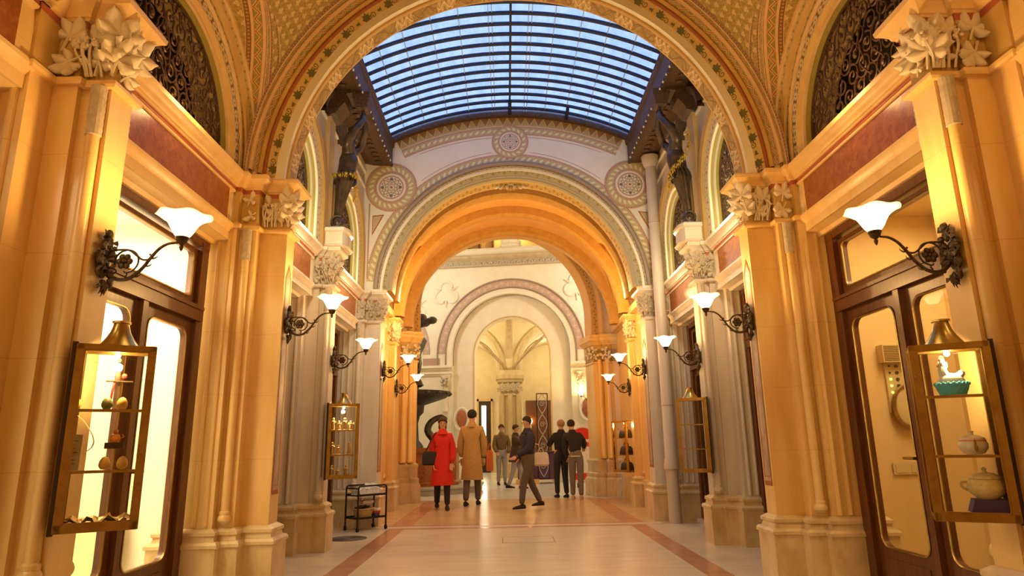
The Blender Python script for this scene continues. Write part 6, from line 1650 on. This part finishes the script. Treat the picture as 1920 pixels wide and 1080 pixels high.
# ------------------------------------------------------------------ light, sky, camera
def area(name, loc, sx, sy, power, col, rot=(0, 0, 0)):
    L = bpy.data.lights.new(name, 'AREA'); L.shape = 'RECTANGLE'; L.size = sx; L.size_y = sy; L.energy = power; L.color = col
    o = bpy.data.objects.new(name, L); COL.objects.link(o); o.location = loc; o.rotation_euler = rot; return o
def point(name, loc, power, col, r=.1):
    L = bpy.data.lights.new(name, 'POINT'); L.energy = power; L.color = col; L.shadow_soft_size = r
    o = bpy.data.objects.new(name, L); COL.objects.link(o); o.location = loc; return o
# unseen lights added to brighten the rooms behind the shop doors
area('shop_fill', (-3.9, 4.8, 3.2), 1.0, 1.6, 85, (1, .80, .5))
area('shop_fill', (-3.9, 2.0, 3.2), 1.0, 1.4, 60, (1, .84, .58))
area('hallway_fill', (3.55, 4.8, 3.2), .6, 1.2, 26, (1, .74, .36))
area('hallway_fill', (3.4, 2.0, 3.2), .5, 1.2, 12, (1, .74, .36))
# unseen lights without fixtures, added over the cornices to brighten both bays
point('gallery_fill', (0, 23.0, 9.2), 60, (1, .75, .4), .2)  # unseen light added to brighten the court gallery
for y in (7.2, 9.5):
    for s in (-1, 1): point('cornice_fill', (s * 2.22, y, ZS + .14), 24, (1, .84, .50), .08)
for y in (2.1, 4.66):
    for s in (-1, 1): point('cornice_fill', (s * 2.42, y, ZS + .1), 7, (1, .58, .2), .08)
# unseen lights added for brightness in court and hall, no fixtures
point('court_fill', (-3.6, 19.4, 6.4), 145, (1, .92, .76), .3)
point('court_fill', (3.6, 19.4, 6.4), 145, (1, .92, .76), .3)
point('hall_fill', (-1.9, 23.8, 4.9), 80, (1, .8, .46), .2); point('hall_fill', (1.9, 23.8, 4.9), 80, (1, .8, .46), .2)
point('hall_fill', (1.9, 28, 4.9), 70, (1, .8, .46), .2); point('hall_fill', (-1.9, 28, 4.9), 70, (1, .8, .46), .2)
point('vault_fill', (-1.75, 12.2, 3.95), 58, (1, .60, .21), .1); point('vault_fill', (1.75, 12.2, 3.95), 58, (1, .60, .21), .1)  # unseen pair added to brighten the inner vault

w = bpy.data.worlds.new('World'); SC.world = w; w.use_nodes = True
bg = w.node_tree.nodes['Background']; bg.inputs[0].default_value = (.345, .465, .90, 1); bg.inputs[1].default_value = 1.25

F_PX, VPX, VPY, ROLL = 1225.0, 950.0, 833.0, -1.0
a = Vector((VPX - 960, VPY - 540, F_PX)).normalized()          # world +y in camera axes (right, down, forward)
r_ = math.radians(ROLL); up = Vector((math.sin(r_), -math.cos(r_), 0)); up.z = -(up.x * a.x + up.y * a.y) / a.z; up.normalize()
x_ = a.cross(up); 
if x_.x < 0: x_ = -x_
cam = bpy.data.cameras.new('camera'); cam.sensor_width = 36; cam.lens = F_PX / 1920 * 36; cam.clip_start = .05
co = bpy.data.objects.new('camera', cam); COL.objects.link(co)
right = Vector((x_.x, a.x, up.x)); down = Vector((x_.y, a.y, up.y)); fwd = Vector((x_.z, a.z, up.z))
Rm = Matrix((right, -down, -fwd)).transposed()
co.matrix_world = Matrix.Translation((-.14, 0, 1.2)) @ Rm.to_4x4()
SC.camera = co
SC.view_settings.view_transform = 'Standard'; SC.view_settings.look = 'None'; SC.view_settings.exposure = 0.6; SC.view_settings.gamma = 1; SC.view_settings.use_curve_mapping = False
SC.cycles.max_bounces = 8; SC.cycles.transparent_max_bounces = 24; SC.cycles.caustics_reflective = False; SC.cycles.caustics_refractive = False
SC.cycles.sample_clamp_indirect = 4.0; SC.cycles.use_denoising = True
